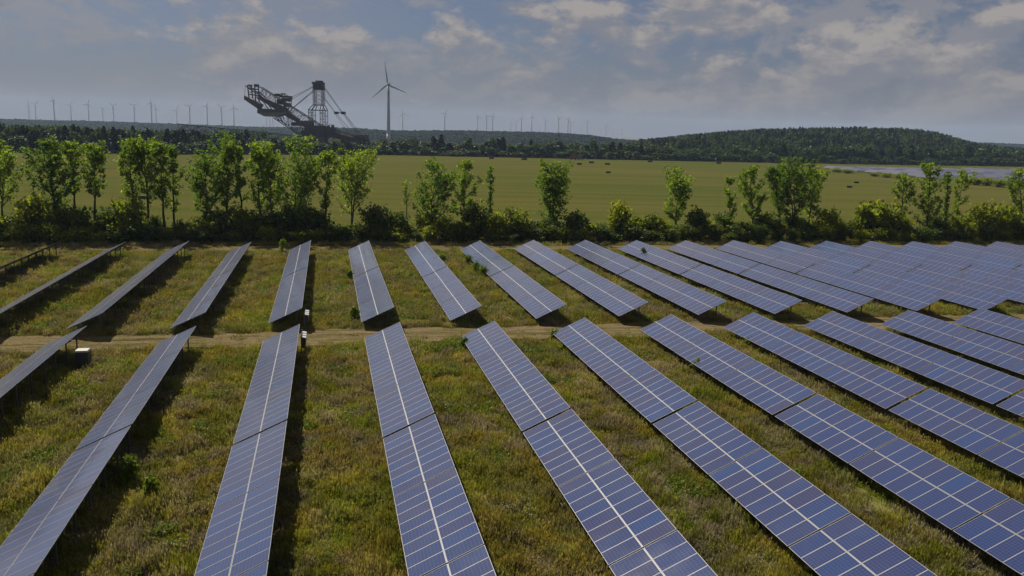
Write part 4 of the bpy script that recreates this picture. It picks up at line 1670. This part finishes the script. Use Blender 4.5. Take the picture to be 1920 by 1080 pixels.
# discharge bridge running left behind the trees
b = MB()
truss(b, E3(338, 240), E3(585, 258), E3(338, 250), E3(585, 266), 22, 0.6, 0.32, -3, 3)
part('discharge_bridge', b, [M['darksteel']])
b = MB()
for (u0_, u1_) in ((472, 505), (510, 534), (540, 553)):
    v0_ = 240+(u0_-338)*18/247
    b.hexa([E3(u0_, v0_+1.2, -3.6), E3(u1_, v0_+2.2, -3.6), E3(u1_, v0_+2.2, -3.4), E3(u0_, v0_+1.2, -3.4), E3(u0_, v0_-1.2, -3.6), E3(u1_, v0_-.2, -3.6), E3(u1_, v0_-.2, -3.4), E3(u0_, v0_-1.2, -3.4)])
part('bridge_cladding', b, [M['paleplate']])
for u_ in (345, 430, 510):
    b = MB()
    top_ = E3(u_, 250+(u_-338)*16/247)
    for dd in (-3, 3):
        for du in (-2.5, 2.5):
            b.beam(Vector((top_.x+du*1.6, dd, -.2)), Vector((top_.x, dd, top_.z)), 0.6)
    part('bridge_pier', b, [M['darksteel']])

# ------------------------------------------------------------------ bales, tractor, mast in the field
BALE = MB()
l_, w_b, h_b = 1.25, 0.62, 0.48
BALE.hexa([(-l_, -w_b, -.02), (l_, -w_b, -.02), (l_, w_b, -.02), (-l_, w_b, -.02), (-l_*.98, -w_b*.95, 2*h_b), (l_*.98, -w_b*.95, 2*h_b), (l_*.98, w_b*.95, 2*h_b), (-l_*.98, w_b*.95, 2*h_b)])
BALE_ME = BALE.mesh('bale', [M['bale']])
TW = MB()
for xx in (-0.7, -0.25, 0.25, 0.7):
    TW.box(xx-.03, xx+.03, -w_b-.012, w_b+.012, 0, 2*h_b+.012)
TWINE_ME = TW.mesh('twine', [M['darksteel']])
BALES = [(921, 298, 'leftmost, at the far field edge'), (983, 300, 'second from left, near the far field edge'), (1085.5, 309, 'left below the tractor'), (1109, 306, 'right below the tractor'), (1139, 309, 'farther of two in line right of the tractor'),
         (1140, 324.5, 'nearest in mid-field, largest looking'), (1218, 304, 'alone near the far edge, right of middle'), (1592, 352, 'nearer of two at right'), (1605, 343.5, 'farther of two at right'), (1614, 316, 'at the corner of the distant solar field'), (1347, 307, 'beside the pale mast'), (269, 373, 'seen between the trunks of the four close-set trees')]
for i, (u, v, where) in enumerate(BALES):
    p = ground(u, v)
    s = max(0.9, min(1.9, 9.5*p[1]/FPX/2.5))
    o = link_obj('hay_bale', BALE_ME, None, (p[0], p[1], 0.02), (0, 0, -YAW+R(random.Random(i).uniform(-18, 18))))
    o.scale = (s, s, s)
    link_obj('twine', TWINE_ME, o)
    tag(o, 'brown hay bale, '+where, 'bale', 'hay bales lying on the field')


def tractor(p):
    t = link_obj('tractor', None, None, (p[0], p[1], 0.02), (0, 0, -YAW))
    b = MB()
    b.hexa([(-1.0, -.55, 1.0), (2.4, -.45, 1.0), (2.4, .45, 1.0), (-1.0, .55, 1.0), (-1.0, -.55, 1.9), (2.3, -.4, 1.75), (2.3, .4, 1.75), (-1.0, .55, 1.9)])
    body = link_obj('body', b.mesh('body', [M['red']]), t)
    b = MB()
    b.hexa([(-1.3, -.8, 1.9), (.3, -.8, 1.9), (.3, .8, 1.9), (-1.3, .8, 1.9), (-1.2, -.7, 3.1), (.1, -.7, 3.1), (.1, .7, 3.1), (-1.2, .7, 3.1)])
    cab = link_obj('cab', b.mesh('cab', [M['glasspane']]), t)
    b = MB()
    b.box(-1.3, .2, -.8, .8, 3.102, 3.25)
    link_obj('roof', b.mesh('roof', [M['white']]), cab)
    for x_, r_ in ((-0.9, .95), (1.8, .65)):
        for s in (-1, 1):
            b = MB()
            b.tube((x_, s*.6, r_), (x_, s*1.1, r_), r_, r_, 16)
            w = link_obj('wheel', b.mesh('wheel', [M['black']]), t)
            b = MB()
            b.tube((x_, s*1.101, r_), (x_, s*1.13, r_), r_*.5, r_*.45, 12)
            link_obj('rim', b.mesh('rim', [M['white']]), w)
    b = MB()
    b.beam((2.0, -.6, 1.2), (4.6, -.6, 2.0), .2)
    b.beam((2.0, .6, 1.2), (4.6, .6, 2.0), .2)
    b.box(4.5, 5.2, -1.1, 1.1, 1.4, 2.1)
    link_obj('loader', b.mesh('loader', [M['darksteel']]), t)
    b = MB()
    b.box(-7.2, -2.2, -1.1, 1.1, 1.0, 2.9)
    tr = link_obj('trailer', b.mesh('trailer', [M['red']]), t, None)
    b = MB()
    b.beam((-2.2, 0, .8), (-1.0, 0, .8), .15)
    b.box(-7.0, -2.4, -.9, .9, .75, .998)
    for x_ in (-6.2, -3.4):
        for s in (-1, 1):
            b.tube((x_, s*.7, .5), (x_, s*1.05, .5), .5, .5, 12)
    link_obj('chassis', b.mesh('chassis', [M['black']]), tr)
    return tag(t, 'red tractor with trailer at the far edge of the field', 'tractor')


tractor(ground(1087, 300.2))
p = ground(1342, 305.5)
t = link_obj('hide_mast', None, None, (p[0], p[1], 0.02))
b = MB()
for sx, sy in ((-1, -1), (1, -1), (1, 1), (-1, 1)):
    b.beam((sx*.9, sy*.9, 0), (sx*.4, sy*.4, 2.4), .14)
link_obj('stand', b.mesh('stand', [M['steel']]), t)
b = MB()
b.box(-.5, .5, -.5, .5, 2.35, 4.2)
b.box(-.7, .7, -.7, .7, 4.202, 4.35)
link_obj('box', b.mesh('box', [M['paleplate']]), t)
tag(t, 'small pale raised box on legs at the foot of the wooded hill', 'raised hide')

# ------------------------------------------------------------------ distant solar field at right
a0 = ground(1540, 321)
rowv = []
corner = [ground(1538, 316.5), ground(1700, 319.5), ground(1960, 322), ground(1960, 351), ground(1760, 338), ground(1640, 327)]
poly = [(c[0], c[1]) for c in corner]


def inside_poly(x, y):
    r = False
    for (xa, ya), (xb, yb) in zip(poly, poly[1:]+poly[:1]):
        if (ya > y) != (yb > y) and x < (xb-xa)*(y-ya)/(yb-ya)+xa:
            r = not r
    return r


FR = MB()
cs2, sn2 = math.cos(R(26)), math.sin(R(26))
FR.hexa([(0, 0, .8), (3.4*cs2, 0, .8+3.4*sn2), (3.4*cs2, 12, .8+3.4*sn2), (0, 12, .8), (0, 0, .86), (3.4*cs2, 0, .86+3.4*sn2), (3.4*cs2, 12, .86+3.4*sn2), (0, 12, .86)], 0)
m_, new, link, out_ = material('distant_panels')
oi_ = new('ShaderNodeObjectInfo')
c_ = color_ramp(new, link, oi_.outputs['Random'], [(0.0, (0.016, 0.020, 0.048)), (0.4, (0.042, 0.044, 0.075)), (0.7, (0.075, 0.075, 0.105)), (1.0, (0.022, 0.030, 0.068))])
b_ = new('ShaderNodeBsdfPrincipled')
b_.inputs['Roughness'].default_value = 0.6
b_.inputs['Specular IOR Level'].default_value = 0.15
link(c_, b_.inputs['Base Color'])
link(b_.outputs[0], out_.inputs[0])
M['farglass'] = m_
FAR_FACE = FR.mesh('panel_array', [M['farglass']])
ul = FAR_FACE.uv_layers.new(name='UVMap')
FP = MB()
for y_ in (1.5, 6, 10.5):
    FP.box(2.3, 2.45, y_-.07, y_+.07, -.3, .75+2.4*sn2)
    FP.box(.5, .65, y_-.07, y_+.07, -.3, .95)
FP.beam((0, -.05, .87), (3.4*cs2, -.05, .87+3.4*sn2), .09)
FP.beam((1.7*cs2, 0, .9+1.7*sn2), (1.7*cs2, 12, .9+1.7*sn2), .12, .06)
FAR_POST = FP.mesh('post_frame', [M['alu']])
xs = sorted({round(c, 1) for c in np.arange(min(p_[0] for p_ in poly), max(p_[0] for p_ in poly), 8.4)})
fr_n = 0
ys0 = min(p_[1] for p_ in poly)
for iy in range(40):
    y_ = ys0+iy*19.5
    row = [x_ for x_ in xs if inside_poly(x_+1.5, y_+8)]
    for ir, x_ in enumerate(row):
        fr_n += 1
        if fr_n > 300:
            continue
        o = link_obj('distant_solar_table', None, None, (x_, y_, 0))
        q = link_obj('panel_array', FAR_FACE, o)
        q['kind'] = 'stuff'
        link_obj('post_frame', FAR_POST, o)
        tag(o, 'tiny solar table, distant field, %s from left in line %s from front' % (ordinal(ir+1), ordinal(iy+1)), 'solar table', 'solar tables of the distant field')
print('distant tables', fr_n)
# shrubs along its near edge
ns = 0
for u, v, h, hw in [(1570, 323, 3, 9), (1590, 325, 3.2, 9), (1640, 331, 3, 8), (1662, 333, 3.5, 9), (1685, 336, 3.5, 9), (1830, 347, 4.5, 12), (1850, 348, 5, 13), (1875, 351, 4.5, 12), (1900, 353, 5, 12), (1925, 355, 4, 12), (1800, 343, 3, 10),
                    (1790, 320, 3.5, 9), (1810, 320, 3.5, 9), (1650, 317, 2.5, 6), (1700, 318, 2.5, 7), (1610, 316, 2, 6), (1880, 321, 3, 8)]:
    p = ground(u, v)
    ns += 1
    bush((p[0], p[1], 0), h*0.7, hw*1.5*p[1]/FPX, 3000+ns, False, 'low green shrub edging the distant solar field, %s of seventeen' % ordinal(ns), 'shrubs edging the distant solar field', 'field_shrub', 'shrub')

# ------------------------------------------------------------------ haze: pale even air round everything
hb = MB()
hb.box(-6000, 6000, -300, 7400, -1.0, 190)
hm = bpy.data.materials.new('air_haze')
hm.use_nodes = True
new, link = nodes_of(hm.node_tree)
o_ = new('ShaderNodeOutputMaterial')
pv = new('ShaderNodeVolumePrincipled')
pv.inputs['Color'].default_value = (0.52, 0.68, 0.95, 1)
pv.inputs['Density'].default_value = 0.00006
pv.inputs['Anisotropy'].default_value = 0.1
link(pv.outputs[0], o_.inputs['Volume'])
haze = link_obj('haze', hb.mesh('haze', [hm]))
haze['kind'] = 'stuff'
haze['label'] = 'thin pale summer haze in the air over the whole landscape'
haze['category'] = 'haze'
print('tables', len(tables), 'grass', len(GX), 'objects', len(scene.objects))
